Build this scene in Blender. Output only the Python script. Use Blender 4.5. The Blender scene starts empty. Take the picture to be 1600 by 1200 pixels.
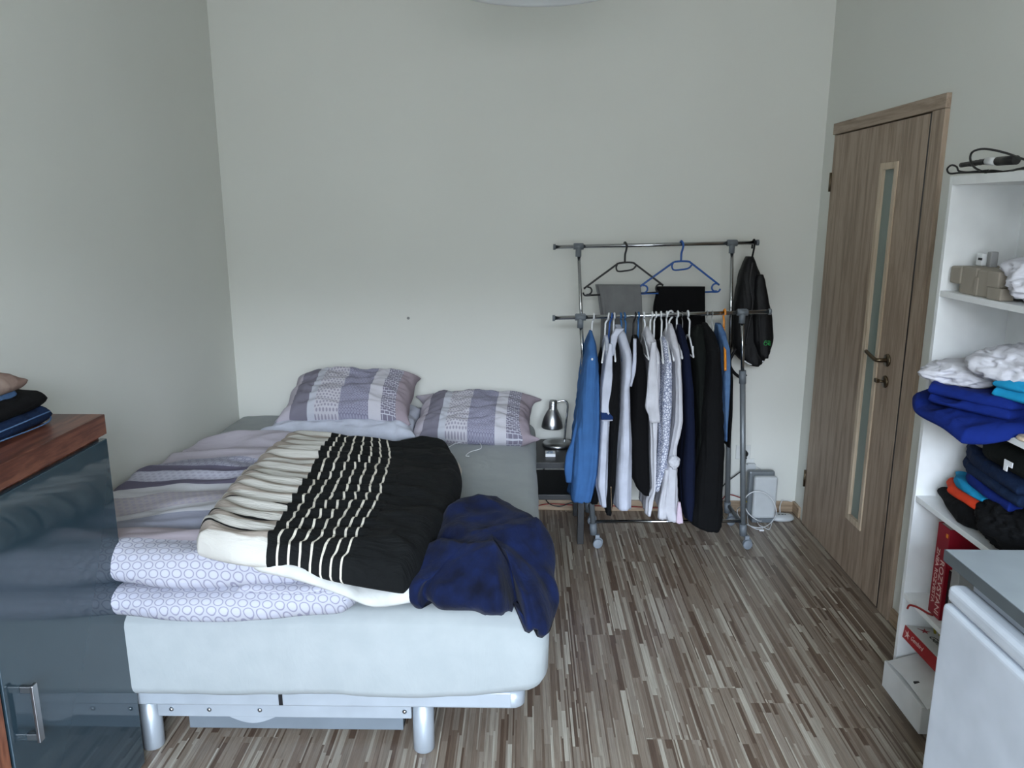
import bpy, bmesh, math, random
from mathutils import Vector, Matrix, noise
from math import sin, cos, pi, radians, sqrt
random.seed(7)
S = bpy.context.scene
COL = S.collection

# ------------------------------------------------------------------ camera model (1600x1200)
F, PITCH, YAW, CAMZ = 1220., radians(12.6), radians(1.0), 1.65
def ray(px, py):
    u = (px-800)/F; v = (py-600)/F
    cp, sp, cy, sy = cos(PITCH), sin(PITCH), cos(YAW), sin(YAW)
    return (-sy*cp+u*cy+v*sy*sp*-1*-1, cy*cp+u*sy-v*cy*sp, -sp-v*cp)
def atZ(px, py, z):
    d = ray(px, py); t = (z-CAMZ)/d[2]; return Vector((d[0]*t, d[1]*t, z))
def atY(px, py, y):
    d = ray(px, py); t = y/d[1]; return Vector((d[0]*t, y, CAMZ+d[2]*t))
def atX(px, py, x):
    d = ray(px, py); t = x/d[0]; return Vector((x, d[1]*t, CAMZ+d[2]*t))

cd = bpy.data.cameras.new('camera'); cam = bpy.data.objects.new('camera', cd); COL.objects.link(cam)
cd.sensor_width = 36; cd.lens = 36*F/1600; cd.clip_start = .02
cam.location = (0, 0, CAMZ); cam.rotation_euler = (pi/2-PITCH, 0, YAW)
S.camera = cam

# ------------------------------------------------------------------ materials
def lin(c):
    return tuple(((x/255)/12.92 if x/255 <= .04045 else ((x/255+.055)/1.055)**2.4) for x in c)+(1,)
class NT:
    def __init__(s, name):
        s.m = bpy.data.materials.new(name); s.m.use_nodes = True
        s.t = s.m.node_tree; s.b = s.t.nodes['Principled BSDF']
    def n(s, typ, **kw):
        nd = s.t.nodes.new(typ)
        for k, v in kw.items(): setattr(nd, k, v)
        return nd
    def l(s, a, b): s.t.links.new(a, b)
    def put(s, sock, v):
        if hasattr(v, 'is_output') or isinstance(v, bpy.types.NodeSocket): s.l(v, sock)
        else: sock.default_value = v
    def math(s, op, a, b=0., c=None):
        nd = s.n('ShaderNodeMath', operation=op); s.put(nd.inputs[0], a); s.put(nd.inputs[1], b)
        if c is not None: s.put(nd.inputs[2], c)
        return nd.outputs[0]
    def comb(s, x, y, z=0.):
        nd = s.n('ShaderNodeCombineXYZ'); s.put(nd.inputs[0], x); s.put(nd.inputs[1], y); s.put(nd.inputs[2], z)
        return nd.outputs[0]
    def coord(s, which='Object'):
        return s.n('ShaderNodeTexCoord').outputs[which]
    def sep(s, v):
        nd = s.n('ShaderNodeSeparateXYZ'); s.l(v, nd.inputs[0]); return nd.outputs
    def white(s, v):
        nd = s.n('ShaderNodeTexWhiteNoise', noise_dimensions='3D'); s.l(v, nd.inputs['Vector']); return nd.outputs['Value']
    def noise(s, v, scale, detail=3., rough=.5, dist=0.):
        nd = s.n('ShaderNodeTexNoise'); s.l(v, nd.inputs['Vector'])
        nd.inputs['Scale'].default_value = scale; nd.inputs['Detail'].default_value = detail
        nd.inputs['Roughness'].default_value = rough; nd.inputs['Distortion'].default_value = dist
        return nd.outputs['Fac']
    def ramp(s, f, stops, interp='LINEAR'):
        nd = s.n('ShaderNodeValToRGB'); cr = nd.color_ramp; cr.interpolation = interp
        while len(cr.elements) > 1: cr.elements.remove(cr.elements[-1])
        cr.elements[0].position = stops[0][0]; cr.elements[0].color = lin(stops[0][1])
        for p, c in stops[1:]:
            e = cr.elements.new(p); e.color = lin(c)
        s.put(nd.inputs[0], f); return nd.outputs[0]
    def mix(s, f, a, b, blend='MIX'):
        nd = s.n('ShaderNodeMix', data_type='RGBA', blend_type=blend)
        s.put(nd.inputs[0], f); s.put(nd.inputs[6], a); s.put(nd.inputs[7], b); return nd.outputs[2]
    def bump(s, h, strength=.3, dist=.002):
        nd = s.n('ShaderNodeBump'); nd.inputs['Strength'].default_value = strength; nd.inputs['Distance'].default_value = dist
        s.l(h, nd.inputs['Height']); s.l(nd.outputs[0], s.b.inputs['Normal'])
    def scale(s, v, sc):
        nd = s.n('ShaderNodeMapping'); s.l(v, nd.inputs[0]); nd.inputs['Scale'].default_value = sc; return nd.outputs[0]
    def base(s, c): s.put(s.b.inputs['Base Color'], c)
    def set(s, rough=.5, metal=0., spec=.5, coat=0., sheen=0.):
        s.b.inputs['Roughness'].default_value = rough; s.b.inputs['Metallic'].default_value = metal
        s.b.inputs['Specular IOR Level'].default_value = spec; s.b.inputs['Coat Weight'].default_value = coat
        s.b.inputs['Sheen Weight'].default_value = sheen
        return s.m

def plain(name, c, rough=.5, metal=0., spec=.5, coat=0.):
    m = NT(name); v = m.noise(m.coord(), 9., 2.)
    col = m.ramp(v, [(.3, tuple(x*.94 for x in c)), (.7, c)]); m.base(col)
    return m.set(rough, metal, spec, coat)
def fabric(name, c, rough=.9, wrinkle=.6, sc=22., sheen=.0, c2=None, weave=True, spec=.2, dist=.006):
    m = NT(name); co = m.coord()
    v = m.noise(co, 14., 3.)
    c2 = c2 or tuple(x*.9 for x in c)
    m.base(m.ramp(v, [(.3, c2), (.7, c)]))
    w = m.noise(m.scale(co, (1.0, 1.0, .45)), sc, 4., .55, .8)
    if weave:
        w = m.math('ADD', w, m.math('MULTIPLY', m.noise(co, 700., 1.), .06))
    m.bump(w, wrinkle, dist)
    return m.set(rough, 0, spec, 0, sheen)
def woodm(name, cols, axis='z', sc=3., rough=.5, stretch=14., coat=0.):
    m = NT(name); co = m.coord()
    k = {'x': (1, stretch, stretch), 'y': (stretch, 1, stretch), 'z': (stretch, stretch, 1)}[axis]
    a = m.noise(m.scale(co, k), sc, 5., .62, .5)
    b = m.noise(m.scale(co, tuple(x*4 for x in k)), sc, 3., .5)
    f = m.math('ADD', m.math('MULTIPLY', a, .75), m.math('MULTIPLY', b, .25))
    m.base(m.ramp(f, [(.33, cols[0]), (.47, cols[1]), (.56, cols[2]), (.68, cols[1])]))
    m.bump(f, .08, .001)
    return m.set(rough, 0, .4, coat)

M = {}
def wallm(name, c):
    m = NT(name); co = m.coord()
    v = m.noise(co, 1.3, 3.); m.base(m.ramp(v, [(.3, tuple(x*.985 for x in c)), (.7, c)]))
    w = m.math('ADD', m.math('MULTIPLY', m.noise(co, 190., 3.), .5), m.math('MULTIPLY', m.noise(co, 35., 3.), .6))
    m.bump(w, .12, .002); return m.set(.92, 0, .15)
M['wall'] = wallm('painted_plaster', (219, 220, 214))
M['ceil'] = wallm('ceiling_paint', (240, 240, 236))

# striped laminate floor
m = NT('striped_laminate'); x, y, z = m.sep(m.coord())
BW, BL = .194, 1.29
bi = m.math('FLOOR', m.math('DIVIDE', x, BW))
bo = m.math('MULTIPLY', m.white(m.comb(bi, 3.7)), BL)
by = m.math('DIVIDE', m.math('ADD', y, bo), BL); bj = m.math('FLOOR', by)
# strips of uneven width: warp x a little before cutting into cells
xw = m.math('ADD', m.math('DIVIDE', x, .0068), m.math('MULTIPLY', m.math('SINE', m.math('MULTIPLY', x, 211.)), .5))
si = m.math('FLOOR', xw)
cell0 = m.comb(si, bj, bi)
so = m.white(cell0)
sl = m.math('ADD', m.math('MULTIPLY', m.white(m.comb(si, bj, m.math('ADD', bi, 9.3))), .26), .13)
sj = m.math('FLOOR', m.math('DIVIDE', m.math('ADD', y, m.math('MULTIPLY', so, 3.)), sl))
r1 = m.white(m.comb(si, sj, bj))
# some neighbouring strips merge into a wider one
si2 = m.math('FLOOR', m.math('DIVIDE', xw, 2.))
r2 = m.white(m.comb(si2, m.math('FLOOR', m.math('DIVIDE', m.math('ADD', y, m.math('MULTIPLY', m.white(m.comb(si2, bj, 5.)), 2.)), .33)), bj))
pick = m.math('GREATER_THAN', m.white(m.comb(si2, bj, 1.7)), .55)
rr = m.math('ADD', m.math('MULTIPLY', r1, m.math('SUBTRACT', 1., pick)), m.math('MULTIPLY', r2, pick))
col = m.ramp(rr, [(0, (98, 80, 67)), (.10, (113, 96, 82)), (.22, (128, 112, 98)), (.38, (142, 128, 113)), (.54, (150, 138, 124)),
                  (.68, (134, 121, 107)), (.80, (164, 154, 139)), (.93, (183, 175, 160))], 'CONSTANT')
g = m.noise(m.scale(m.coord(), (260, 9, 1)), 1., 3., .6)
col = m.mix(.55, col, m.ramp(g, [(.25, (165, 160, 155)), (.7, (255, 255, 255))]), 'MULTIPLY')
fx = m.math('FRACT', xw); edge = m.math('LESS_THAN', fx, .07)
col = m.mix(m.math('MULTIPLY', edge, .35), col, lin((60, 48, 40)))
m.base(col)
m.bump(g, .08, .0006)
M['floor'] = m.set(.33, 0, .45)

M['door'] = woodm('taupe_oak_laminate', [(120, 103, 88), (150, 131, 114), (168, 149, 131)], 'z', 2.2, .5)
M['door_y'] = woodm('taupe_oak_laminate_across', [(120, 103, 88), (150, 131, 114), (168, 149, 131)], 'y', 2.2, .5)
M['bead'] = woodm('pale_oak_bead', [(160, 141, 118), (188, 170, 148), (200, 183, 160)], 'z', 2.4, .45)
M['skirt_x'] = woodm('skirting_oak_x', [(122, 103, 84), (158, 137, 114), (176, 154, 130)], 'x', 3., .5)
M['skirt_y'] = woodm('skirting_oak_y', [(122, 103, 84), (158, 137, 114), (176, 154, 130)], 'y', 3., .5)
M['walnut'] = woodm('red_walnut_veneer', [(46, 26, 20), (84, 47, 35), (112, 70, 53)], 'y', 2.6, .35, 9.)
M['walnut_z'] = woodm('red_walnut_veneer_upright', [(66, 38, 28), (110, 64, 46), (142, 90, 66)], 'z', 2.6, .35, 9.)
m = NT('frosted_glass'); m.base(lin((150, 165, 158))); m.b.inputs['Transmission Weight'].default_value = .35; m.b.inputs['IOR'].default_value = 1.45
M['glass'] = m.set(.38, 0, .5)
m = NT('gloss_slate_lacquer'); m.base(lin((46, 62, 71))); M['slate'] = m.set(.07, 0, .55, .2); m.b.inputs['Coat Roughness'].default_value = .02
M['brass'] = plain('aged_brass', (112, 98, 80), .35, 1.)
M['steel'] = plain('brushed_steel', (176, 178, 180), .32, 1.)
M['chrome'] = plain('polished_chrome', (176, 178, 180), .12, 1.)
M['silverpaint'] = plain('silver_painted_metal', (170, 176, 182), .38, .35)
M['greymetal'] = plain('grey_coated_tube', (118, 124, 128), .4, .3)
M['greyplastic'] = plain('grey_plastic', (105, 112, 118), .5)
M['wheel'] = plain('pale_grey_wheel', (135, 143, 152), .5)
M['black'] = plain('black_plastic', (17, 17, 19), .4)
M['blackmetal'] = plain('black_lacquered_wood', (26, 27, 29), .45)
M['white'] = plain('white_plastic', (226, 228, 230), .35)
M['whiteboard'] = plain('white_melamine', (228, 230, 230), .4)
M['enamel'] = plain('white_enamel', (196, 202, 210), .22, 0, .5, .2)
M['seal'] = plain('grey_door_seal', (130, 135, 138), .6)
M['orange'] = plain('orange_plastic', (222, 138, 40), .4)
M['blueplastic'] = plain('blue_plastic', (32, 84, 158), .4)
M['midblueplastic'] = plain('steel_blue_plastic', (38, 96, 150), .4)
M['red'] = plain('red_cable', (140, 30, 28), .5)
M['redprint'] = plain('red_printed_card', (150, 16, 24), .5)
M['maroon'] = plain('maroon_book_cover', (140, 14, 34), .45)
M['card'] = plain('grey_brown_moulded_card', (150, 142, 130), .9)
M['whitecard'] = plain('white_card', (206, 206, 204), .7)
M['greycard'] = plain('grey_card', (150, 150, 150), .7)
M['paper'] = plain('paper_edges', (196, 188, 176), .8)
M['ink'] = plain('black_ink', (24, 26, 28), .6)
M['whiteink'] = plain('pale_ink', (214, 186, 180), .6)
M['green'] = plain('green_print', (46, 160, 80), .6)
M['yellow'] = plain('yellow_plastic', (150, 140, 30), .6)
M['worktop'] = plain('light_grey_laminate', (150, 158, 163), .4)
M['worktop_edge'] = plain('dark_grey_edging', (84, 90, 92), .5)
M['routerwhite'] = plain('router_white', (196, 200, 202), .4)
M['socket'] = plain('socket_white', (222, 224, 222), .35)
m = NT('opal_glass'); m.base(lin((250, 252, 253))); M['opal'] = m.set(.25, 0, .5, .3)
tl = m.n('ShaderNodeBsdfTranslucent'); tl.inputs[0].default_value = lin((236, 242, 246)); mx = m.n('ShaderNodeMixShader'); mx.inputs[0].default_value = .25
m.l(m.b.outputs[0], mx.inputs[1]); m.l(tl.outputs[0], mx.inputs[2]); m.l(mx.outputs[0], [n for n in m.t.nodes if n.type == 'OUTPUT_MATERIAL'][0].inputs[0])
M['sheet'] = fabric('grey_fitted_sheet', (154, 158, 158), .9, .30, 9., .05, (148, 153, 153), dist=.008)
M['navyplush'] = fabric('navy_plush', (13, 27, 66), .95, .5, 30., .03, (5, 10, 30), dist=.010)  # lighter noise patches put the sheen of the plush into its colour
M['blackcloth'] = fabric('black_cloth', (7, 7, 9), .9, .5)
M['blackcloth2'] = fabric('washed_black_cloth', (11, 12, 14), .9, .6, 30.)
M['darkgreen'] = fabric('dark_green_cloth', (16, 20, 18), .9, .6)
M['nylon'] = fabric('black_nylon', (11, 12, 14), .6, .7, 26., 0, None, True, .3)
M['whitecloth'] = fabric('white_cotton', (206, 206, 213), .9, .5, 20.)
M['whitecloth2'] = fabric('bluish_white_cotton', (198, 202, 216), .9, .35, 16.)
M['pinkcloth'] = fabric('pale_pink_cotton', (216, 196, 212), .9, .3)
M['bluecloth'] = fabric('mid_blue_cotton', (62, 104, 158), .9, .25, 14.)
M['navycloth'] = fabric('navy_cloth', (12, 20, 44), .9, .4)
M['navytrim'] = fabric('navy_trim', (28, 50, 96), .9, .2)
M['denim'] = fabric('light_denim', (92, 122, 158), .9, .8, 40., 0, (62, 90, 130))
M['darkdenim'] = fabric('dark_denim', (18, 36, 66), .9, .6, 40.)
M['royal'] = fabric('royal_blue_cotton', (12, 36, 112), .9, .5, 24.)
M['cyan'] = fabric('cyan_cotton', (26, 138, 182), .9, .5, 24.)
M['orangecloth'] = fabric('orange_red_cotton', (206, 62, 32), .9, .4)
M['greytrouser'] = fabric('grey_trousers', (116, 117, 117), .9, .35, 18.)
M['beige'] = fabric('faded_pink_cloth', (150, 132, 122), .9, .6, 26., 0, (112, 88, 80))
M['whitelining'] = fabric('white_lining', (202, 202, 198), .9, .5, 18.)

# lace
m = NT('white_lace'); co = m.coord()
vo = m.n('ShaderNodeTexVoronoi', feature='DISTANCE_TO_EDGE'); m.l(co, vo.inputs['Vector']); vo.inputs['Scale'].default_value = 85.
m.base(m.ramp(vo.outputs['Distance'], [(0, (120, 126, 150)), (.10, (150, 156, 176)), (.16, (214, 216, 226))]))
m.bump(vo.outputs['Distance'], .4, .004); M['lace'] = m.set(.9, 0, .2)

def hexrings(m, uv, cell, r0, r1):
    """rings laid out on a triangular lattice, returns 0..1 mask"""
    sx = m.scale(uv, (1/cell, 1/(cell*1.732), 1.))
    outs = []
    for off in ((0, 0, 0), (.5, .5, 0)):
        a = m.n('ShaderNodeVectorMath', operation='ADD'); m.l(sx, a.inputs[0]); a.inputs[1].default_value = off
        f = m.n('ShaderNodeVectorMath', operation='FRACTION'); m.l(a.outputs[0], f.inputs[0])
        x_, y_, z_ = m.sep(f.outputs[0])
        dx = m.math('SUBTRACT', x_, .5); dy = m.math('MULTIPLY', m.math('SUBTRACT', y_, .5), 1.732)
        outs.append(m.math('SQRT', m.math('ADD', m.math('MULTIPLY', dx, dx), m.math('MULTIPLY', dy, dy))))
    d = m.math('MINIMUM', outs[0], outs[1])
    return m.math('MULTIPLY', m.math('GREATER_THAN', d, r0), m.math('LESS_THAN', d, r1)), d

LIL, MAUVE, DARK, LIGHT = (186, 182, 196), (150, 140, 150), (120, 117, 130), (196, 196, 206)
# pillow cover: bands along u (metres stored in uv)
m = NT('banded_pillowcase'); uv = m.coord('UV'); u, v, _ = m.sep(uv); un = m.math('DIVIDE', u, .72)
base = m.ramp(un, [(0, (176, 170, 180)), (.09, DARK), (.225, (182, 184, 194)), (.285, (186, 184, 192)), (.47, (122, 120, 140)), (.70, (190, 188, 196)),
                   (.80, (120, 116, 132)), (.91, (150, 138, 146))], 'CONSTANT')
ring, d = hexrings(m, uv, .019, -1., .30)
inb = m.math('MULTIPLY', m.math('GREATER_THAN', un, .285), m.math('LESS_THAN', un, .47))
inc = m.math('MULTIPLY', m.math('GREATER_THAN', un, .47), m.math('LESS_THAN', un, .70))
base = m.mix(m.math('MULTIPLY', m.math('MULTIPLY', ring, inb), .8), base, lin((136, 130, 146)))
ring2, d2 = hexrings(m, uv, .017, .16, .42)
base = m.mix(m.math('MULTIPLY', m.math('MULTIPLY', ring2, inc), .55), base, lin((168, 168, 184)))
br = m.n('ShaderNodeTexBrick'); m.l(uv, br.inputs['Vector']); br.inputs['Scale'].default_value = 1.
br.inputs['Brick Width'].default_value = .026; br.inputs['Row Height'].default_value = .013; br.inputs['Mortar Size'].default_value = .0016
ing = m.math('MULTIPLY', m.math('GREATER_THAN', un, .80), m.math('LESS_THAN', un, .91))
base = m.mix(m.math('MULTIPLY', m.math('MULTIPLY', br.outputs['Fac'], ing), .9), base, lin((198, 198, 208)))
m.base(base); m.bump(m.noise(m.coord(), 16., 4., .55, 1.), .45, .006); M['pillow'] = m.set(.9, 0, .2)

# ------------------------------------------------------------------ mesh helpers
def new_obj(name, bm, mat, parent=None, smooth=False, mats=None):
    me = bpy.data.meshes.new(name); bm.normal_update(); bm.to_mesh(me); bm.free()
    for mm in (mats or [mat]): me.materials.append(mm)
    if smooth:
        for p in me.polygons: p.use_smooth = True
    o = bpy.data.objects.new(name, me); COL.objects.link(o)
    if parent: o.parent = parent; o.matrix_parent_inverse = parent.matrix_world.inverted() if False else Matrix.Translation(-parent.location)
    return o
def tag(o, label, cat, group=None, kind=None):
    o['label'] = label
    if cat: o['category'] = cat
    if group: o['group'] = group
    if kind: o['kind'] = kind
    return o
def thing(name, label, cat, loc, group=None):
    o = bpy.data.objects.new(name, None); COL.objects.link(o); o.empty_display_size = .05
    o.location = loc; tag(o, label, cat, group); return o
def struct(o): o['kind'] = 'structure'; return o
def aux(o, label): o['label'] = label; return o

def box(bm, x0, x1, y0, y1, z0, z1, bev=0., seg=2, mi=0, rot=None, piv=None):
    vs = [bm.verts.new(p) for p in ((x0,y0,z0),(x1,y0,z0),(x1,y1,z0),(x0,y1,z0),(x0,y0,z1),(x1,y0,z1),(x1,y1,z1),(x0,y1,z1))]
    fs = [bm.faces.new([vs[i] for i in q]) for q in ((3,2,1,0),(4,5,6,7),(0,1,5,4),(1,2,6,5),(2,3,7,6),(3,0,4,7))]
    geo = set(vs)
    for f in fs: f.material_index = mi
    if bev > 0:
        es = list({e for f in fs for e in f.edges})
        r = bmesh.ops.bevel(bm, geom=es, offset=bev, segments=seg, affect='EDGES', profile=.5)
        geo = {v for v in r['verts']} | {v for v in vs if v.is_valid}
        for f in r['faces']: f.material_index = mi
    if rot is not None:
        bmesh.ops.transform(bm, matrix=Matrix.Translation(piv) @ rot.to_4x4() @ Matrix.Translation(-Vector(piv)), verts=[v for v in geo if v.is_valid])
    return geo
def frame_for(t):
    t = t.normalized(); a = Vector((0,0,1)) if abs(t.z) < .9 else Vector((1,0,0))
    n = t.cross(a).normalized(); return n, t.cross(n).normalized()
def smoothpts(pts, sub=6, closed=False):
    P = [Vector(p) for p in pts]; out = []; n = len(P)
    rng = n if closed else n-1
    for i in range(rng):
        if closed: p0, p1, p2, p3 = P[(i-1)%n], P[i], P[(i+1)%n], P[(i+2)%n]
        else: p0, p1, p2, p3 = P[max(i-1,0)], P[i], P[i+1], P[min(i+2,n-1)]
        for k in range(sub):
            t = k/sub
            out.append(.5*((2*p1)+(-p0+p2)*t+(2*p0-5*p1+4*p2-p3)*t*t+(-p0+3*p1-3*p2+p3)*t**3))
    if not closed: out.append(P[-1])
    return out
def tube(bm, pts, r, seg=10, closed=False, mi=0, caps=True):
    pts = [Vector(p) for p in pts]; n = len(pts); rings = []
    rad = r if callable(r) else (lambda i: r)
    prev = None
    for i in range(n):
        if closed: t = pts[(i+1)%n]-pts[i-1]
        else: t = pts[min(i+1,n-1)]-pts[max(i-1,0)]
        if t.length < 1e-9: t = Vector((0,0,1))
        t.normalize()
        if prev is None: a, b = frame_for(t)
        else:
            a = prev-(prev.dot(t))*t
            a = a.normalized() if a.length > 1e-6 else frame_for(t)[0]
            b = t.cross(a)
        prev = a
        rings.append([bm.verts.new(pts[i]+(a*cos(2*pi*k/seg)+b*sin(2*pi*k/seg))*rad(i)) for k in range(seg)])
    m = n if closed else n-1
    for i in range(m):
        A, B = rings[i], rings[(i+1)%n]
        for k in range(seg):
            f = bm.faces.new((A[k], A[(k+1)%seg], B[(k+1)%seg], B[k])); f.material_index = mi; f.smooth = True
    if caps and not closed:
        bm.faces.new(rings[0][::-1]).material_index = mi; bm.faces.new(rings[-1]).material_index = mi
def cyl(bm, p0, p1, r, seg=20, mi=0, r2=None):
    rr = (lambda i: r if i == 0 else (r2 if r2 is not None else r))
    tube(bm, [p0, p1], rr, seg, mi=mi)
def lathe(bm, prof, centre, seg=40, axis=Vector((0,0,1)), mi=0, close=True):
    axis = axis.normalized(); a, b = frame_for(axis); c = Vector(centre); rings = []
    for r, h in prof:
        rings.append([bm.verts.new(c+axis*h+(a*cos(2*pi*k/seg)+b*sin(2*pi*k/seg))*max(r, .0004)) for k in range(seg)])
    for A, B in zip(rings, rings[1:]):
        for k in range(seg):
            f = bm.faces.new((A[k], A[(k+1)%seg], B[(k+1)%seg], B[k])); f.smooth = True; f.material_index = mi
    if close:
        bm.faces.new(rings[0][::-1]); bm.faces.new(rings[-1])
def prism(bm, poly, z0, z1, xf=None, mi=0):
    xf = xf or (lambda x, y, z: (x, y, z))
    A = [bm.verts.new(xf(x, y, z0)) for x, y in poly]; B = [bm.verts.new(xf(x, y, z1)) for x, y in poly]
    n = len(poly); fs = [bm.faces.new(A[::-1]), bm.faces.new(B)]
    for i in range(n): fs.append(bm.faces.new((A[i], A[(i+1)%n], B[(i+1)%n], B[i])))
    for f in fs: f.material_index = mi
    bmesh.ops.recalc_face_normals(bm, faces=fs)

def resample(pts, n):
    P = smoothpts(pts, 8) if len(pts) > 2 else [Vector(p) for p in pts]
    L = [0.]
    for a, b in zip(P, P[1:]): L.append(L[-1]+(b-a).length)
    out = []; j = 0
    for s in n:
        t = s*L[-1]
        while j < len(L)-2 and L[j+1] < t: j += 1
        d = L[j+1]-L[j]; out.append(P[j].lerp(P[j+1], 0 if d < 1e-9 else min(max((t-L[j])/d, 0), 1)))
    return out
def fbm(x, y, z=0., o=3): return noise.fractal(Vector((x, y, z)), 1., 2., o)
def ridge(x, y, z=0.):
    v = noise.noise(Vector((x, y, z))); w = noise.noise(Vector((x*2.1+5, y*2.1, z)))
    return (1-abs(v)*2.2) + .4*(1-abs(w)*2.2)
def soft(name, mat, top, bot, left, right, up=.05, down=.05, rad=.06, nu=90, nv=70, fold=None, parent=None, zmin=None, uvscale=None, expo=.5):
    """closed cushion-like cloth body over a four-sided patch (corners shared by neighbouring sides)"""
    us = [i/nu for i in range(nu+1)]; vs = [j/nv for j in range(nv+1)]
    cl = lambda t: .55*t+.45*(.5-.5*cos(pi*t))
    us = [cl(t) for t in us]; vs = [cl(t) for t in vs]
    T, B, L, R = resample(top, us), resample(bot, us), resample(left, vs), resample(right, vs)
    wu = (B[-1]-B[0]).length*.5+(T[-1]-T[0]).length*.5; wv = ((L[-1]-L[0]).length+(R[-1]-R[0]).length)*.5
    c00, c10, c01, c11 = B[0], B[-1], T[0], T[-1]
    bm = bmesh.new(); uvl = bm.loops.layers.uv.new('UVMap'); up_, dn_, uvs = [], [], {}
    for j, v in enumerate(vs):
        ru, rd = [], []
        for i, u in enumerate(us):
            p = (1-v)*B[i]+v*T[i]+(1-u)*L[j]+u*R[j]-((1-u)*(1-v)*c00+u*(1-v)*c10+(1-u)*v*c01+u*v*c11)
            d = min(min(u, 1-u)*wu, min(v, 1-v)*wv)
            du, dv = min(min(u,1-u)*wu/rad, 1), min(min(v,1-v)*wv/rad, 1)
            dm = min(du, dv); pr = (1-(1-dm)**2)**.5*(.72+.28*((1-(1-du)**2)*(1-(1-dv)**2))**.5)
            f = fold(u, v, p) if fold else 0.
            a = bm.verts.new((p.x, p.y, p.z+up*pr+f*min(1, pr*1.3))); uvs[a] = (u*(uvscale or wu), v*(wv if not uvscale else uvscale*wv/wu)); ru.append(a)
            if 0 < i < nu and 0 < j < nv:
                zb = p.z-down*pr
                if zmin is not None: zb = max(zb, zmin) if not callable(zmin) else max(zb, zmin(p.x, p.y))
                zb = min(zb, a.co.z-.002)
                b = bm.verts.new((p.x, p.y, zb)); uvs[b] = uvs[a]
            else: b = a
            rd.append(b)
        up_.append(ru); dn_.append(rd)
    for j in range(nv):
        for i in range(nu):
            f1 = bm.faces.new((up_[j][i], up_[j][i+1], up_[j+1][i+1], up_[j+1][i]))
            q = [dn_[j][i], dn_[j+1][i], dn_[j+1][i+1], dn_[j][i+1]]
            if len({v_.index if False else id(v_) for v_ in q}) == 4:
                try: bm.faces.new(q)
                except ValueError: pass
    for f in bm.faces:
        f.smooth = True
        for lp in f.loops: lp[uvl].uv = uvs[lp.vert]
    bmesh.ops.recalc_face_normals(bm, faces=bm.faces[:])
    return new_obj(name, bm, mat, parent)

def blob(name, mat, centre, size, seed, amp=.25, freq=2.2, rot=0., parent=None, flat=None, sub=5):
    """crumpled cloth heap"""
    bm = bmesh.new(); bmesh.ops.create_icosphere(bm, subdivisions=sub, radius=1.)
    R = Matrix.Rotation(rot, 3, 'Z')
    for v in bm.verts:
        n = v.co.normalized(); q = n*freq+Vector((seed*3.1, seed*1.7, seed))
        q += Vector((fbm(q.x, q.y, q.z), fbm(q.y, q.z, q.x), fbm(q.z, q.x, q.y)))*.55
        r = 1+amp*.75*(1-2.6*(noise.noise(q)**2+.004)**.5)+amp*.22*(1-2.4*(noise.noise(q*2.1)**2+.01)**.5)+amp*.8*noise.noise(n*1.3+Vector((seed,0,0)))
        p = Vector((n.x*r*size[0], n.y*r*size[1], n.z*r*size[2]))
        v.co = Vector(centre)+R@p
        if flat is not None and v.co.z < flat: v.co.z = flat+.001*(n.z+1)
    for f in bm.faces: f.smooth = True
    return new_obj(name, bm, mat, parent)

def drape(name, mat, rows, yc, hy, seed=0, amp=.006, nfold=9., parent=None, ex=.55, nring=72, top_hy=None, neck=.08, skew=0., loc=None):
    """hanging cloth: rows (z, x_left, x_right) of the front view, lens shaped in plan with vertical folds"""
    rows = sorted(rows, key=lambda r: -r[0]); Z0, Z1 = rows[0][0], rows[-1][0]
    n = max(14, int((Z0-Z1)/.011)); bm = bmesh.new(); rings = []
    for i in range(n+1):
        z = Z0+(Z1-Z0)*i/n; k = 0
        while k < len(rows)-2 and rows[k+1][0] > z: k += 1
        a, b = rows[k], rows[k+1]; t = (a[0]-z)/max(a[0]-b[0], 1e-6); t = t*t*(3-2*t)*.4+t*.6
        xl = a[1]+(b[1]-a[1])*t; xr = a[2]+(b[2]-a[2])*t
        dz = Z0-z; h = hy
        th = (top_hy if top_hy is not None else .03)
        if neck > 0: h = th+(hy-th)*min(1, dz/neck)**.8
        g = min(1, .15+dz/.35); ring = []
        for q in range(nring):
            a_ = 2*pi*q/nring; c, s = cos(a_), sin(a_)
            hx = (xr-xl)/2; x = (abs(c)**ex)*(1 if c > 0 else -1)*hx; y = (abs(s)**ex)*(1 if s > 0 else -1)*h
            per = y*nfold*1.2+(3.3 if c > 0 else 0)+x*38
            w = noise.noise(Vector((per*3.+seed*7.7, z*1.6, seed*2.3)))*1.2+.5*noise.noise(Vector((per*7.+seed, z*3.2, 4.)))
            m_ = amp*g*w*min(1., hx/.012)
            nx = (1 if c > 0 else -1)*abs(c)**.5; ny = (1 if s > 0 else -1)*abs(s)**.5
            hem = 0
            if i == n: hem = .006*noise.noise(Vector((per*2., seed, 1.)))
            ring.append(bm.verts.new(((xl+xr)/2+x+nx*m_+skew*dz, yc+y+ny*m_*.6, z+hem)))
        rings.append(ring)
    for A, B in zip(rings, rings[1:]):
        for q in range(nring): bm.faces.new((A[q], B[q], B[(q+1)%nring], A[(q+1)%nring])).smooth = True
    bm.faces.new(rings[0]); bm.faces.new(rings[-1][::-1])
    bmesh.ops.recalc_face_normals(bm, faces=bm.faces[:])
    return new_obj(name, bm, mat, parent)

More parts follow.
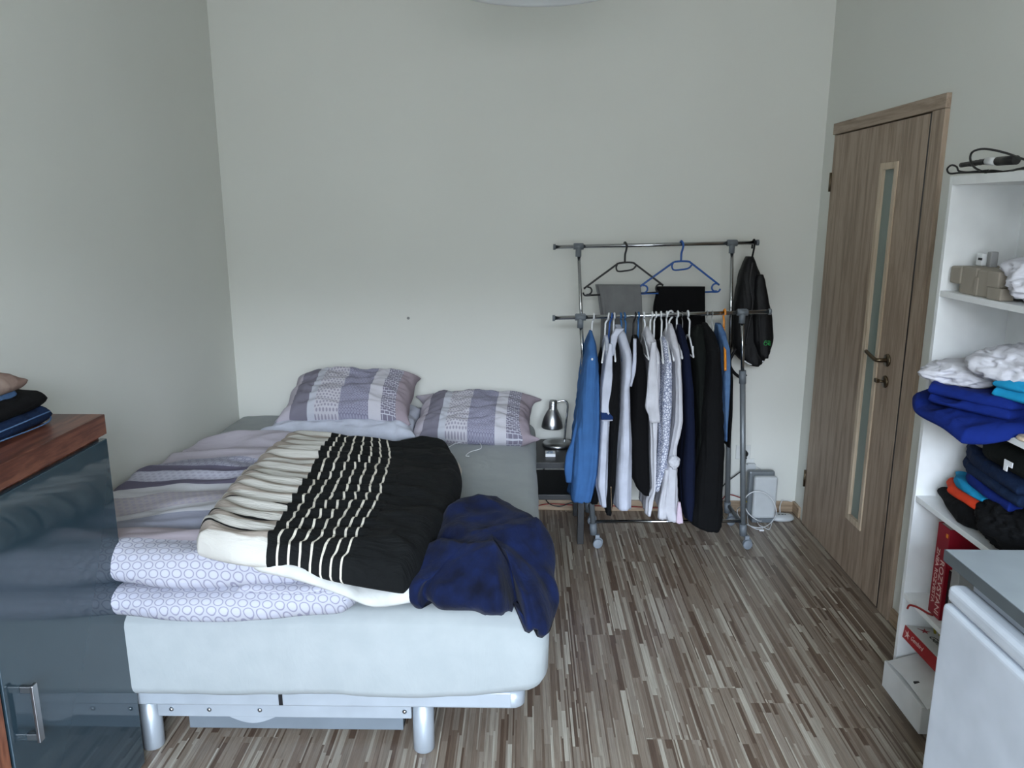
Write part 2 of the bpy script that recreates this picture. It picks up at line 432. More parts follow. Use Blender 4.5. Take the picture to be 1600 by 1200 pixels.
def text_mesh(name, s, mat, size, xf, parent, depth=.0006, italic=0.):
    cu = bpy.data.curves.new(name, 'FONT'); cu.body = s; cu.size = size; cu.extrude = depth; cu.align_x = 'LEFT'; cu.align_y = 'CENTER'; cu.shear = italic
    t = bpy.data.objects.new(name, cu); COL.objects.link(t)
    bpy.context.view_layer.update(); dg = bpy.context.evaluated_depsgraph_get()
    me = bpy.data.meshes.new_from_object(t.evaluated_get(dg)); bpy.data.objects.remove(t)
    bm = bmesh.new(); bm.from_mesh(me); bpy.data.meshes.remove(me)
    bmesh.ops.transform(bm, matrix=xf, verts=bm.verts[:])
    return new_obj(name, bm, mat, parent)

# ================================================================== ROOM
XL, XR, YB, YF, ZC = -1.578, 1.508, 4.142, -1.85, 2.92
bm = bmesh.new(); box(bm, XL-.1, XR+.1, YF-.1, YB+.1, -.1, 0.); struct(new_obj('floor', bm, M['floor']))
bm = bmesh.new(); box(bm, XL-.1, XR+.1, YF-.1, YB+.1, ZC, ZC+.1); struct(new_obj('ceiling', bm, M['ceil']))
bm = bmesh.new(); box(bm, XL-.12, XR+.12, YB, YB+.12, 0, ZC); struct(new_obj('wall_back', bm, M['wall']))
bm = bmesh.new(); box(bm, XL-.12, XL, YF-.1, YB, 0, ZC); struct(new_obj('wall_left', bm, M['wall']))
DY0, DY1, DZ = 3.045, 3.965, 2.0     # door leaf along the right wall
bm = bmesh.new()
box(bm, XR, XR+.12, YF-.1, DY0-.03, 0, ZC); box(bm, XR, XR+.12, DY1+.03, YB, 0, ZC); box(bm, XR, XR+.12, DY0-.03, DY1+.03, DZ+.02, ZC)
struct(new_obj('wall_right', bm, M['wall']))
# wall behind the camera with the daylight window
WX0, WX1, WZ0, WZ1 = -1.05, 1.25, .92, 2.66
bm = bmesh.new()
box(bm, XL, WX0, YF-.3, YF, 0, ZC); box(bm, WX1, XR, YF-.3, YF, 0, ZC)
box(bm, WX0, WX1, YF-.3, YF, 0, WZ0); box(bm, WX0, WX1, YF-.3, YF, WZ1, ZC)
struct(new_obj('wall_front', bm, M['wall']))
bm = bmesh.new(); wy = YF-.16
for (a, b, c, d) in ((WX0, WX1, WZ0, WZ0+.06), (WX0, WX1, WZ1-.06, WZ1), (WX0, WX0+.06, WZ0+.06, WZ1-.06), (WX1-.06, WX1, WZ0+.06, WZ1-.06), ((WX0+WX1)/2-.05, (WX0+WX1)/2+.05, WZ0+.06, WZ1-.06)):
    box(bm, a, b, wy-.03, wy+.03, c, d)
struct(new_obj('window_1', bm, M['white']))

# skirting boards
bm = bmesh.new(); box(bm, XL, XR-.014, YB-.014, YB-.0005, .0, .062, .003); struct(new_obj('baseboard_back', bm, M['skirt_x']))
bm = bmesh.new(); box(bm, XR-.014, XR-.0005, DY1+.072, YB-.0005, .0, .062, .003); struct(new_obj('baseboard_right', bm, M['skirt_y']))
bm = bmesh.new(); box(bm, XR-.014, XR-.0005, 2.50, DY0-.105, .0, .062, .003); struct(new_obj('trim_1', bm, M['skirt_y']))

# door: casing, leaf with narrow glazed slot
door = bpy.data.objects.new('door_1', None); COL.objects.link(door); door.location = (XR, (DY0+DY1)/2, 0); struct(door)
bm = bmesh.new()
box(bm, XR-.018, XR+.10, DY0-.095, DY0-.004, 0, DZ+.002, .002); box(bm, XR-.008, XR+.10, DY1+.001, DY1+.03, 0, DZ+.002, .002)
new_obj('door_frame', bm, M['door'], door)
bm = bmesh.new(); box(bm, XR-.018, XR+.10, DY0-.095, DY1+.03, DZ+.003, DZ+.055, .002); new_obj('lintel_trim', bm, M['door_y'], door)
GY0, GY1, GZ0, GZ1 = 3.268, 3.42, .262, 1.835
bm = bmesh.new(); X0, X1 = XR-.018, XR+.030
box(bm, X0, X1, DY0+.009, GY0, .006, DZ-.004, .0015); box(bm, X0, X1, GY1, DY1, .006, DZ-.004, .0015)
box(bm, X0, X1, GY0, GY1, .006, GZ0, 0); box(bm, X0, X1, GY0, GY1, GZ1, DZ-.004, 0)
leaf = new_obj('door_leaf', bm, M['door'], door)
bm = bmesh.new(); box(bm, XR-.0165, XR+.09, DY0-.0035, DY0+.0085, .004, DZ-.004); aux(new_obj('door_gap_shade', bm, M['black'], door), 'dark strip standing in for shade in the gap beside the leaf')  # black strip added where the gap beside the leaf is only shaded
bm = bmesh.new(); b_ = .024
for (a, b, c, d) in ((GY0-.004, GY0+b_, GZ0-.004, GZ1+.004), (GY1-b_, GY1+.004, GZ0-.004, GZ1+.004), (GY0+b_, GY1-b_, GZ0-.004, GZ0+b_), (GY0+b_, GY1-b_, GZ1-b_, GZ1+.004)):
    box(bm, X0-.006, X0+.012, a, b, c, d, .002)
aux(new_obj('glazing_bead', bm, M['bead'], leaf), 'pale wood bead round the glass slot')
bm = bmesh.new(); box(bm, X0+.008, X0+.013, GY0+.015, GY1-.015, GZ0+.015, GZ1-.015); aux(new_obj('glass_pane', bm, M['glass'], leaf), 'tall narrow frosted glass pane')
bm = bmesh.new(); box(bm, XR+.085, XR+.095, DY0-.03, DY1+.03, 0, DZ+.02); new_obj('gap_shade_panel', bm, M['black'], door)  # unseen sheet behind the leaf, coloured black so the gap looks shaded
bm = bmesh.new(); hy = DY0+.135
lathe(bm, [(0, 0), (.025, 0), (.027, .004), (.025, .009), (0, .009)], (X0+.001, hy, 1.045), 28, Vector((-1, 0, 0)))
tube(bm, smoothpts([(X0, hy, 1.045), (X0-.032, hy, 1.045), (X0-.045, hy+.014, 1.045), (X0-.046, hy+.05, 1.05), (X0-.042, hy+.115, 1.062)], 5), .0085, 12)
aux(new_obj('door_handle', bm, M['brass'], leaf), 'bronze lever handle')
bm = bmesh.new()
lathe(bm, [(0, 0), (.024, 0), (.026, .004), (.024, .009), (0, .009)], (X0+.001, hy, .955), 28, Vector((-1, 0, 0)))
tube(bm, [(X0, hy, .955), (X0-.028, hy+.004, .957)], .005, 10); box(bm, X0-.040, X0-.026, hy-.002, hy+.022, .950, .966, .002)
aux(new_obj('lock_plate', bm, M['brass'], leaf), 'bronze round lock plate with a key')
for z in (1.78, .255):
    bm = bmesh.new(); cyl(bm, (XR-.020, DY1+.006, z-.045), (XR-.020, DY1+.006, z+.045), .0065, 12); new_obj('hinge', bm, M['brass'], door)

# ceiling pendant: shallow opal dish on a cord
lc = atZ(838, 13, 2.42); lc.y += .0; R_ = .37
pl = thing('ceiling_lamp', 'white shallow round glass ceiling lamp, only its lower rim in view', 'ceiling lamp', (lc.x, lc.y-R_, 2.42))
cx, cy = lc.x, lc.y-R_
bm = bmesh.new()
lathe(bm, [(0, .022), (.16, .018), (R_-.05, .012), (R_-.036, .004), (R_-.02, 0), (R_-.004, .006), (R_, .02), (R_+.004, .09), (R_-.03, .11), (.12, .115), (0, .12)], (cx, cy, 2.42), 72)
new_obj('lamp_shade', bm, M['opal'], pl)
bm = bmesh.new(); cyl(bm, (cx, cy, 2.53), (cx, cy, ZC-.03), .004, 10); new_obj('cord', bm, M['white'], pl)
bm = bmesh.new(); lathe(bm, [(0, 0), (.03, .0), (.055, .03), (0, .03)], (cx, cy, ZC-.03), 28); new_obj('ceiling_rose', bm, M['white'], pl)

# small anchor in the wall above the bed
p = atY(638, 497, YB)
bm = bmesh.new(); lathe(bm, [(0, 0), (.007, 0), (.008, .002), (.004, .003), (.003, .001), (0, .001)], (p.x, YB-.0, p.z), 16, Vector((0, -1, 0)))
tag(new_obj('wall_plug', bm, M['greycard']), 'tiny grey wall plug in the bare wall above the pillows', 'wall plug')

# ================================================================== BED
BX0, BX1, BY0, BY1 = -1.56, .055, 2.03, 4.13
bed = thing('bed', 'silver metal bed frame on round legs below the grey sheeted mattress', 'bed', (-.75, 3.08, 0))
bm = bmesh.new()
box(bm, -1.52, BX1-.09, 2.062, 2.088, .195, .250, .006, 3); box(bm, -1.52, BX1-.05, 4.06, 4.09, .195, .250, .006)
box(bm, -1.52, -1.49, 2.085, 4.06, .195, .250, .006); box(bm, BX1-.082, BX1-.052, 2.10, 4.06, .195, .250, .006)
for i in range(9): box(bm, -1.49, BX1-.075, 2.2+.21*i, 2.26+.21*i, .232, .249)
new_obj('bed_frame', bm, M['silverpaint'], bed)
bm = bmesh.new(); lathe(bm, [(0, 0), (.034, 0), (.037, .004), (.037, .052), (0, .052)], (BX1-.0895, 2.099, .196), 30); 
aux(new_obj('corner_cap', bm, M['silverpaint'], bed), 'rounded glossy corner of the frame')
bm = bmesh.new(); pp = atY(437, 1096, 2.052); box(bm, pp.x-.006, pp.x+.006, 2.0605, 2.064, .20, .246); aux(new_obj('frame_clip', bm, M['black'], bed), 'dark clip on the front rail')
for lx, ly in ((-1.168, 2.17), (-.313, 2.17), (-1.168, 3.9), (-.313, 3.9)):
    bm = bmesh.new(); lathe(bm, [(0, 0), (.030, 0), (.033, .004), (.033, .194), (0, .194)], (lx, ly-.03, 0), 36); new_obj('leg', bm, M['silverpaint'], bed)
bm = bmesh.new(); box(bm, -1.130, -.346, 2.112, 2.124, .122, .172, .002)
pts = [(-.93+.0, .1235)]+[(-.93+.02+.012*i, .123-.022*sin(pi*i/12.)) for i in range(13)]+[(-.93+.2, .1235)]
prism(bm, [(x, z) for x, z in pts], 2.1125, 2.1235, lambda x, y, z: (x, z, y))
bar = new_obj('cross_bar', bm, M['silverpaint'], bed)
for px in (268, 327, 406, 632):
    q = atY(px, 1110, 2.111); bm = bmesh.new(); lathe(bm, [(0, 0), (.007, 0), (.0075, .002), (.004, .005), (0, .006)], (q.x, 2.1125, .147), 14, Vector((0, -1, 0)))
    aux(new_obj('bolt', bm, M['chrome'], bar), 'shiny round bolt head')
bm = bmesh.new(); a, b = atZ(300, 1136, .02), atZ(632, 1138, .02)
box(bm, a.x, b.x, 2.185, 2.20, .028, .19, .002); box(bm, a.x-.0, a.x+.012, 2.20, 3.3, .028, .19); box(bm, b.x-.012, b.x, 2.20, 3.3, .028, .19)
box(bm, a.x, b.x, 2.20, 3.3, .028, .04)
for xx in (a.x+.05, b.x-.09):
    for yy in (2.3, 3.2): cyl(bm, (xx, yy, .014), (xx+.03, yy, .014), .014, 14)
new_obj('bedding_box', bm, M['greyplastic'], bed)

# mattress under a fitted sheet
bm = bmesh.new(); box(bm, BX0, BX1, BY0, BY1-.005, .251, .525, .045, 5)
bmesh.ops.subdivide_edges(bm, edges=[e for e in bm.edges if e.calc_length() > .3], cuts=44, use_grid_fill=True)
for v in bm.verts:
    c = v.co; k = 0
    c.z += .010*fbm(c.x*2.2, c.y*2.2, 3.)*(1 if c.z > .45 else .3)
    if c.y < BY0+.05 and c.z < .5: c.y -= .022*sin(pi*(c.z-.25)/.28)+.006*fbm(c.x*3, c.z*5, 8.)
    if c.y < BY0+.03 and c.z < .30: c.z += .008*fbm(c.x*4, 0, 5.)-.014
    if c.x > BX1-.05: c.x += .008*fbm(c.y*3, c.z*4, 1.)+.03*sin(pi*max(0, min(1, (c.z-.25)/.28)))*max(0, 1-(c.y-BY0)/.8)
    if c.x > BX1-.3 and c.z < .32: c.z += .035*((c.x-BX1+.3)/.3)**2*max(0, 1-(c.y-BY0)/.6)
    if c.x > BX1-.3 and c.z > .48: c.z -= .010*((c.x-BX1+.3)/.3)**2
    if c.y > 3.75 and c.z > .45: c.z += .03*max(0, min(1, (-c.x-1.0)/.3))
for f in bm.faces: f.smooth = True
tag(new_obj('mattress', bm, M['sheet']), 'thick mattress in a plain pale grey fitted sheet on the bed frame', 'mattress')
zm = .53
# grey sheet bolster in the far left corner
soft_pts = lambda l, z: [Vector((x, y, z)) for x, y in l]

# ---- pillows
def pillow(name, label, w, h, t, loc, rx, ry, rz, seed, mat, group=None, cat='pillow', dog=.03):
    bm = bmesh.new(); uvl = bm.loops.layers.uv.new('UVMap'); nu, nv = 84, 56; uvs = {}
    Rm = Matrix.Rotation(rz, 3, 'Z') @ Matrix.Rotation(ry, 3, 'Y') @ Matrix.Rotation(rx, 3, 'X')
    def pt(u, v, s):
        a, b = 2*u-1, 2*v-1
        e = max(0, (1-abs(a)**3.2))*max(0, (1-abs(b)**2.6)); th = t*.5*e**.42
        x = a*w/2*(1-.02*(1-b*b)); y = b*h/2*(1-.03*(1-a*a))
        fl = .012*fbm(a*2.4+seed, b*3, seed)+.010*ridge(a*2.2+seed*3, b*5, seed)*min(1, e*2+.2)
        edge = (1-min(1, e*3)); z = s*(th+fl*min(1, e*4))+edge*.012*sin(9*b+seed)*(abs(a) > .8)+.018*fbm(a*1.5, b*1.5, seed+4)
        cr = abs(a)**6*abs(b)**6; x += cr*dog*(1 if a > 0 else -1); y += cr*dog*.5*(1 if b > 0 else -1)*noise.noise(Vector((a*2, b*2, seed)))
        return Rm @ Vector((x, y, z))+Vector(loc)
    G = {}
    for s in (1, -1):
        for j in range(nv+1):
            for i in range(nu+1):
                ed = i in (0, nu) or j in (0, nv)
                if s == -1 and ed: G[(s, i, j)] = G[(1, i, j)]; continue
                u = .5-.5*cos(pi*i/nu)*(.55+.45) if False else (.6*i/nu+.4*(.5-.5*cos(pi*i/nu))); v = .6*j/nv+.4*(.5-.5*cos(pi*j/nv))
                q = bm.verts.new(pt(u, v, s)); G[(s, i, j)] = q; uvs[q] = (u*.72, v*.72*h/w)
    for s in (1, -1):
        for j in range(nv):
            for i in range(nu):
                q = [G[(s, i, j)], G[(s, i+1, j)], G[(s, i+1, j+1)], G[(s, i, j+1)]]
                if s == -1: q.reverse()
                try: f = bm.faces.new(q)
                except ValueError: continue
                f.smooth = True
                for lp in f.loops: lp[uvl].uv = uvs[lp.vert]
    o = new_obj(name, bm, mat); return tag(o, label, cat, group)
pillow('pillow', 'plain white pillow lying flat below the banded pillow by the wall', .72, .50, .13, (-.905, 3.83, .590), radians(2), 0, radians(-1), 3.3, M['whitecloth2'])
pillow('pillow', 'left grey and lilac banded pillow leaning on the wall above a white pillow', .63, .42, .21, (-.89, 3.865, .705), radians(19), radians(-1), radians(-1), 1.7, M['pillow'], dog=.02)
pillow('pillow', 'right grey and lilac banded pillow leaning on the wall beside the desk lamp', .575, .45, .17, (-.258, 3.85, .612), radians(12), radians(.5), radians(-2), 6.1, M['pillow'], dog=.06)

# thin white charging cable on the sheet
bm = bmesh.new(); pts = [atZ(x, y, .540) for x, y in ((655, 704), (690, 703), (715, 692), (745, 690), (752, 700), (735, 706), (728, 712), (733, 713))]
tube(bm, smoothpts([(p.x, p.y, .540) for p in pts], 8), .0016, 8)
tag(new_obj('charging_cable', bm, M['white']), 'thin white cable loosely curled on the sheet below the right banded pillow', 'cable')

# ---- lavender duvet: two folded layers, banded cover
def bandmat(name, zref, edges):
    m = NT(name); co = m.coord(); x_, y_, z_ = m.sep(co)
    lo, hi = 1.9, 3.75
    t = m.math('DIVIDE', m.math('SUBTRACT', m.math('ADD', m.math('SUBTRACT', y_, m.math('MULTIPLY', x_, .06)), m.math('MULTIPLY', m.noise(co, 1.9, 1.), .17)), lo+.085), hi-lo)
    st = [(max(0, (yy-lo)/(hi-lo)), c) for yy, c, k in edges]
    base = m.ramp(t, st, 'CONSTANT')
    # ring / dot masks encoded the same way
    def mask(kind):
        return m.n('ShaderNodeSeparateColor') if False else m.ramp(t, [(p, (255, 255, 255) if e[2] == kind else (0, 0, 0)) for (p, c), e in zip(st, edges)], 'CONSTANT')
    uv = m.comb(x_, m.math('ADD', y_, m.math('MULTIPLY', z_, .9)))
    r, d = hexrings(m, uv, .033, .34, .43); r0, _ = hexrings(m, uv, .033, -1., .29)
    base = m.mix(m.math('MULTIPLY', r0, m.math('MULTIPLY', mask(1), .55)), base, lin((178, 179, 194)))
    base = m.mix(m.math('MULTIPLY', r, m.math('MULTIPLY', mask(1), .75)), base, lin((120, 118, 138)))
    q, _ = hexrings(m, uv, .026, -1., .29)
    base = m.mix(m.math('MULTIPLY', q, m.math('MULTIPLY', mask(2), .6)), base, lin((152, 150, 168)))
    m.base(base); m.bump(m.noise(m.scale(co, (.6, 1.2, 1)), 13., 4., .55, .8), .5, .007); return m.set(.9, 0, .2)
def yy(py, z=.66, px=235): return atZ(px, py, z).y
LV = (170, 170, 178); edges = [(1.9, LV, 1), (yy(868), (172, 162, 170), 0), (yy(836), (140, 142, 156), 0), (yy(812), (190, 190, 196), 0), (yy(790), (170, 164, 170), 2), (yy(764), (194, 194, 200), 0),
         (yy(748), (104, 100, 120), 0), (yy(738), (178, 178, 192), 2), (yy(729), (104, 100, 120), 0), (yy(719), (160, 160, 176), 1), (yy(703), (178, 172, 182), 0)]
M['duvet'] = bandmat('banded_duvet_cover', .66, edges)
duv = thing('duvet', 'folded lilac duvet with rings and grey bands along the left wall', 'duvet', (-1.1, 2.6, .53))
def dfold(sd, a=.022):
    return lambda u, v, p: a*.8*fbm(p.x*2.0+sd, p.y*2.6, sd)+a*.55*(ridge(p.x*1.1+sd, p.y*4.2, sd)-.5)
def V(*a): return Vector(a)
low_f = [V(-1.53, 1.985, .60), V(-1.34, 1.95, .588), V(-1.15, 1.965, .58), V(-.97, 1.935, .575), V(-.80, 1.94, .572), V(-.66, 1.962, .58), V(-.50, 1.985, .585)]
soft('lower_layer', M['duvet'],
     [V(-1.53, 3.10, .545), V(-1.0, 3.15, .58), V(-.62, 3.1, .59)], low_f,
     [V(-1.53, 1.985, .60), V(-1.545, 2.5, .56), V(-1.53, 3.10, .545)],
     [V(-.50, 1.985, .585), V(-.455, 2.10, .59), V(-.52, 2.35, .60), V(-.58, 2.75, .60), V(-.62, 3.1, .60)],
     up=.035, down=.06, rad=.06, nu=90, nv=80, fold=dfold(2., .022), parent=duv, zmin=.532)
soft('upper_layer', M['duvet'],
     [V(-1.54, 3.30, .545), V(-1.42, 3.47, .555), V(-1.2, 3.50, .565), V(-.86, 3.30, .58)],
     [V(-1.545, 2.01, .665), V(-1.38, 1.965, .652), V(-1.2, 1.985, .662), V(-.98, 1.962, .645), V(-.74, 1.985, .648), V(-.53, 2.03, .63)],
     [V(-1.545, 2.01, .665), V(-1.55, 2.4, .60), V(-1.55, 2.9, .56), V(-1.54, 3.30, .545)],
     [V(-.53, 2.03, .64), V(-.475, 2.12, .635), V(-.56, 2.35, .64), V(-.68, 2.8, .60), V(-.86, 3.30, .58)],
     up=.07, down=.05, rad=.085, nu=130, nv=130, fold=dfold(7., .044), parent=duv, zmin=.545)
# rolled inner flap at the right end
soft('inner_flap', M['duvet'],
     [V(-.78, 2.12, .625), V(-.52, 2.13, .625)], [V(-.80, 1.975, .618), V(-.64, 1.968, .615), V(-.505, 2.0, .615)],
     [V(-.80, 1.975, .618), V(-.78, 2.12, .625)], [V(-.505, 2.0, .615), V(-.485, 2.06, .615), V(-.52, 2.13, .625)],
     up=.012, down=.012, rad=.03, nu=30, nv=16, fold=None, parent=duv)

# ---- folded gathered bedspread (cream, striped, black)
m = NT('gathered_striped_cloth'); uv = m.coord('UV'); u, v, _ = m.sep(uv)
wob = m.math('MULTIPLY', m.math('SUBTRACT', m.noise(m.scale(uv, (.25, 1., 1.)), 9., 1.), .5), .032)
un = m.math('ADD', u, wob)
slant = m.math('ADD', .345, m.math('MULTIPLY', v, -.03))
blackmask = m.math('GREATER_THAN', un, slant)
# seven thin cream lines
q = m.math('DIVIDE', m.math('SUBTRACT', un, m.math('ADD', slant, .012)), .047)
fr = m.math('FRACT', q)
line = m.math('MULTIPLY', m.math('MULTIPLY', m.math('GREATER_THAN', fr, .60), m.math('LESS_THAN', fr, .80)), m.math('MULTIPLY', m.math('GREATER_THAN', q, 0.), m.math('LESS_THAN', q, 7.)))
# beige stripes with thin black lines inside the cream field, running along u
vw = m.math('ADD', v, m.math('MULTIPLY', m.math('SUBTRACT', m.noise(m.scale(uv, (1., .6, 1.)), 6., 2.), .5), .05))
beige = m.ramp(m.math('FRACT', m.math('MULTIPLY', vw, 7.3)), [(0, (190, 187, 180)), (.40, (190, 187, 180)), (.46, (150, 140, 130)), (.86, (156, 146, 136)), (.92, (190, 187, 180))])
slits = m.ramp(vw, [(0, (0,)*3), (.118, (255,)*3), (.134, (0,)*3), (.252, (255,)*3), (.274, (0,)*3), (.470, (255,)*3), (.482, (0,)*3), (.655, (255,)*3), (.664, (0,)*3), (.905, (255,)*3), (.911, (0,)*3)], 'CONSTANT')
slm = m.math('MULTIPLY', slits, m.math('GREATER_THAN', m.math('ADD', un, m.math('MULTIPLY', m.noise(m.scale(uv, (0., 1., 1.)), 9., 0.), .35)), .13))
cream = m.mix(slm, beige, lin((22, 21, 22)))
blk = m.mix(m.math('MULTIPLY', m.noise(m.coord(), 40., 3.), .5), lin((7, 8, 9)), lin((17, 21, 21)))
blk = m.mix(line, blk, lin((206, 200, 186)))
m.base(m.mix(blackmask, cream, blk))
m.bump(m.noise(m.scale(uv, (2.2, 13., 1)), 4., 4., .55, .5), .7, .008)
M['bedspread'] = m.set(.9, 0, .25)
def bsf(u, v, p):
    s = .0085*ridge(u*1.6+2*v, v*13, 2.)+.010*fbm(u*1.5, v*4, 9.)+.005*sin(v*95+5*sin(u*7))*(1 if u < .70 else .3)
    if u > .62: s += (.016*ridge(p.x*4, p.y*5, 5.)+.018*fbm(p.x*4.5, p.y*4, 6.))*min(1, (u-.62)*5)
    return s

bsp = thing('bedspread', 'folded gathered bedspread in cream and black with thin cream stripes on the duvet', 'bedspread', (-.65, 2.5, .6))
P = lambda x, y, z: atZ(x, y, z)
c_tl, c_tr, c_br, c_bl = P(452, 690, .68), P(700, 708, .60), P(632, 922, .60), P(308, 862, .76)
soft('cover', M['bedspread'],
     [c_tl, P(545, 699, .66), P(630, 706, .62), c_tr],
     [c_bl, P(370, 876, .76), P(440, 884, .74), P(540, 906, .68), c_br],
     [c_bl, P(312, 836, .77), P(350, 785, .745), P(400, 730, .71), c_tl],
     [c_br, P(668, 888, .60), P(705, 820, .60), P(722, 752, .60), c_tr],
     up=.055, down=.035, rad=.055, nu=210, nv=170, fold=bsf, parent=bsp, uvscale=1., zmin=.56, expo=.5)
lb = soft('lining', M['whitelining'],
     [P(430, 850, .72), P(560, 850, .64), P(660, 860, .60)],
     [P(395, 886, .735), P(465, 903, .71), P(530, 926, .64), P(585, 946, .575), P(650, 937, .565)],
     [P(395, 886, .735), P(430, 850, .72)], [P(650, 937, .565), P(660, 860, .60)],
     up=.02, down=.02, rad=.03, nu=70, nv=24, fold=lambda u, v, p: .008*ridge(p.x*7, p.y*9, 3.), parent=bsp)
aux(lb, 'white lining showing under the front edge')
tr = soft('frayed_trim', M['paper'], [P(716, 722, .555), P(722, 735, .555)], [P(676, 836, .555), P(690, 836, .555)], [P(676, 836, .555), P(703, 775, .555), P(716, 722, .555)], [P(690, 836, .555), P(713, 785, .555), P(722, 735, .555)],
     up=.008, down=.008, rad=.01, nu=12, nv=40, fold=lambda u, v, p: .003*noise.noise(p*60), parent=bsp)
aux(tr, 'pale seam showing along the right edge')

# ---- navy plush blanket slumped over the front corner
def navyz(x, y):
    z = .545
    d = max(0, x-(BX1-.01)); e = max(0, BY0-.0-y)
    return z-1.6*d-1.1*e
out = [(700, 812), (735, 806), (765, 806), (800, 812), (838, 826), (862, 848), (868, 875), (866, 905), (874, 935), (866, 965), (856, 990), (838, 985), (822, 978), (808, 960), (785, 953), (760, 952), (738, 944), (705, 943), (680, 941), (662, 928), (650, 940), (636, 936), (632, 918), (645, 893), (664, 880), (680, 848), (688, 824)]
bm = bmesh.new(); pts = []
for i, (px, py) in enumerate(out):
    z = .60 if py < 870 else .565
    p = atZ(px, py, z)
    if px > 848 or (py > 955 and px > 800):
        z = .60-(py-860)*.0011; p = atZ(px, py, z)
    if (px, py) in ((856, 990), (838, 985), (822, 978)): p = atY(px, py, 1.985)
    pts.append(p)
ring = smoothpts(pts, 8, True); n = len(ring)
cen = atZ(768, 872, .60); cen.z = .60; NR = 46; rings = []
for k in range(NR+1):
    s = 1-(k/NR)**1.5*.985 if True else 0
    row = []
    for i, p in enumerate(ring):
        q = cen.lerp(p, s); d = (p-q).length; h = (1-(1-min(d/.11, 1))**2)**.5
        bz = q.z
        ang = 2*pi*i/n
        f = .024*(ridge(q.x*3.6+.7*q.y, q.y*4.4, 1.5)-.3)+.02*fbm(q.x*3.5, q.y*3.5, 2.)+.010*ridge(q.x*9, q.y*8, 7.)
        row.append(bm.verts.new((q.x, q.y, bz+.075*h+f*min(1, d/.05))))
    rings.append(row)
for A, B in zip(rings, rings[1:]):
    for i in range(n): bm.faces.new((A[i], A[(i+1)%n], B[(i+1)%n], B[i])).smooth = True
bm.faces.new(rings[-1]).smooth = True
under = []
for k in (0.93, .6, .2):
    row = []
    for p in ring:
        q = cen.lerp(p, k); inside = q.x < BX1+.02 and q.y > BY0-.03
        row.append(bm.verts.new((q.x, q.y, max(q.z-.035, .535) if inside else q.z-.03)))
    under.append(row)
prev = rings[0]
for row in under:
    for i in range(n): bm.faces.new((prev[(i+1)%n], prev[i], row[i], row[(i+1)%n])).smooth = True
    prev = row
bm.faces.new(prev[::-1])
bmesh.ops.recalc_face_normals(bm, faces=bm.faces[:])
tag(new_obj('blanket', bm, M['navyplush']), 'crumpled navy blue plush blanket slumped over the front right corner of the mattress', 'blanket')

# ================================================================== LEFT CABINET
CX, CY0, CY1, CZ = -1.15, .55, 2.045, 1.042
cab = thing('cabinet', 'glossy slate blue sideboard with a red walnut top against the left wall', 'cabinet', (-1.36, 1.3, 0))
bm = bmesh.new(); box(bm, XL+.004, CX, CY0, CY1+.002, CZ+.006, CZ+.062, .002); aux(new_obj('cabinet_top', bm, M['walnut'], cab), 'red walnut slab top')
bm = bmesh.new(); box(bm, XL+.004, CX-.022, CY0+.005, CY1-.003, .0, CZ+.003, .001); new_obj('carcass', bm, M['walnut_z'], cab)
bm = bmesh.new(); box(bm, CX-.020, CX, 1.515, CY1-.001, .012, CZ-.006, .002, 2); dr = new_obj('door', bm, M['slate'], cab)
bm = bmesh.new(); hp = atX(46, 1078, CX+.02); hp2 = atX(48, 1160, CX+.02); hy_ = hp.y
box(bm, CX, CX+.03, hy_-.005, hy_+.006, hp.z-.006, hp.z+.010, .001); box(bm, CX, CX+.03, hy_-.005, hy_+.006, hp2.z-.008, hp2.z+.008, .001)
box(bm, CX+.026, CX+.034, hy_-.009, hy_+.009, hp2.z-.012, hp.z+.014, .0015)
aux(new_obj('handle', bm, M['steel'], dr), 'square steel bar handle')
bm = bmesh.new(); box(bm, CX-.024, CX-.001, .98, 1.506, .012, CZ-.006, .002, 2); new_obj('open_side', bm, M['walnut_z'], cab)

def fold_stack(name, label, cat, mats, foot, z0, z1, seed, parent=None, layers=1, shrink=0., fold=.006, rad=.03, group=None):
    """folded garment: footprint quad (4 pts ccw from front-left), layered"""
    a, b, c, d = [Vector((p[0], p[1], 0)) for p in foot]
    cx_, cy_ = sum(p[0] for p in foot)/4, sum(p[1] for p in foot)/4
    root = None
    if layers > 1: root = thing(name, label, cat, (cx_, cy_, z0), group)
    h = (z1-z0)/layers
    for k in range(layers):
        zc = z0+h*(k+.5); rnd = random.Random(seed*31+k)
        J = lambda p: Vector((p.x+rnd.uniform(-1, 1)*.008*k, p.y+rnd.uniform(-1, 1)*.008*k, zc))
        A, B, C, D = J(a), J(b), J(c), J(d)
        def bow(p, q, s): 
            m_ = (p+q)/2; nrm = Vector((q.y-p.y, p.x-q.x, 0)).normalized(); return [p, p.lerp(q, .28)+nrm*s*rnd.uniform(-.3, 1), m_+nrm*s*rnd.uniform(.3, 1), p.lerp(q, .74)+nrm*s*rnd.uniform(-.3, 1), q]
        bo, ri, to, le = bow(A, B, .008), bow(B, C, .008), bow(D, C, -.008), bow(A, D, -.008)
        o = soft(name if layers == 1 else 'fold_layer', mats[k % len(mats)], to, bo, le, ri, up=h*.55, down=h*.52, rad=min(rad, h*1.1), nu=44, nv=40,
                 fold=lambda u, v, p, s_=seed+k: fold*fbm(p.x*9+s_, p.y*9, s_)+fold*.8*(ridge(p.x*5+s_, p.y*8, s_)-.5), parent=root or parent, zmin=z0+.0005)
    if root: return root
    if label: tag(o, label, cat, group)
    return o
zt = CZ+.062
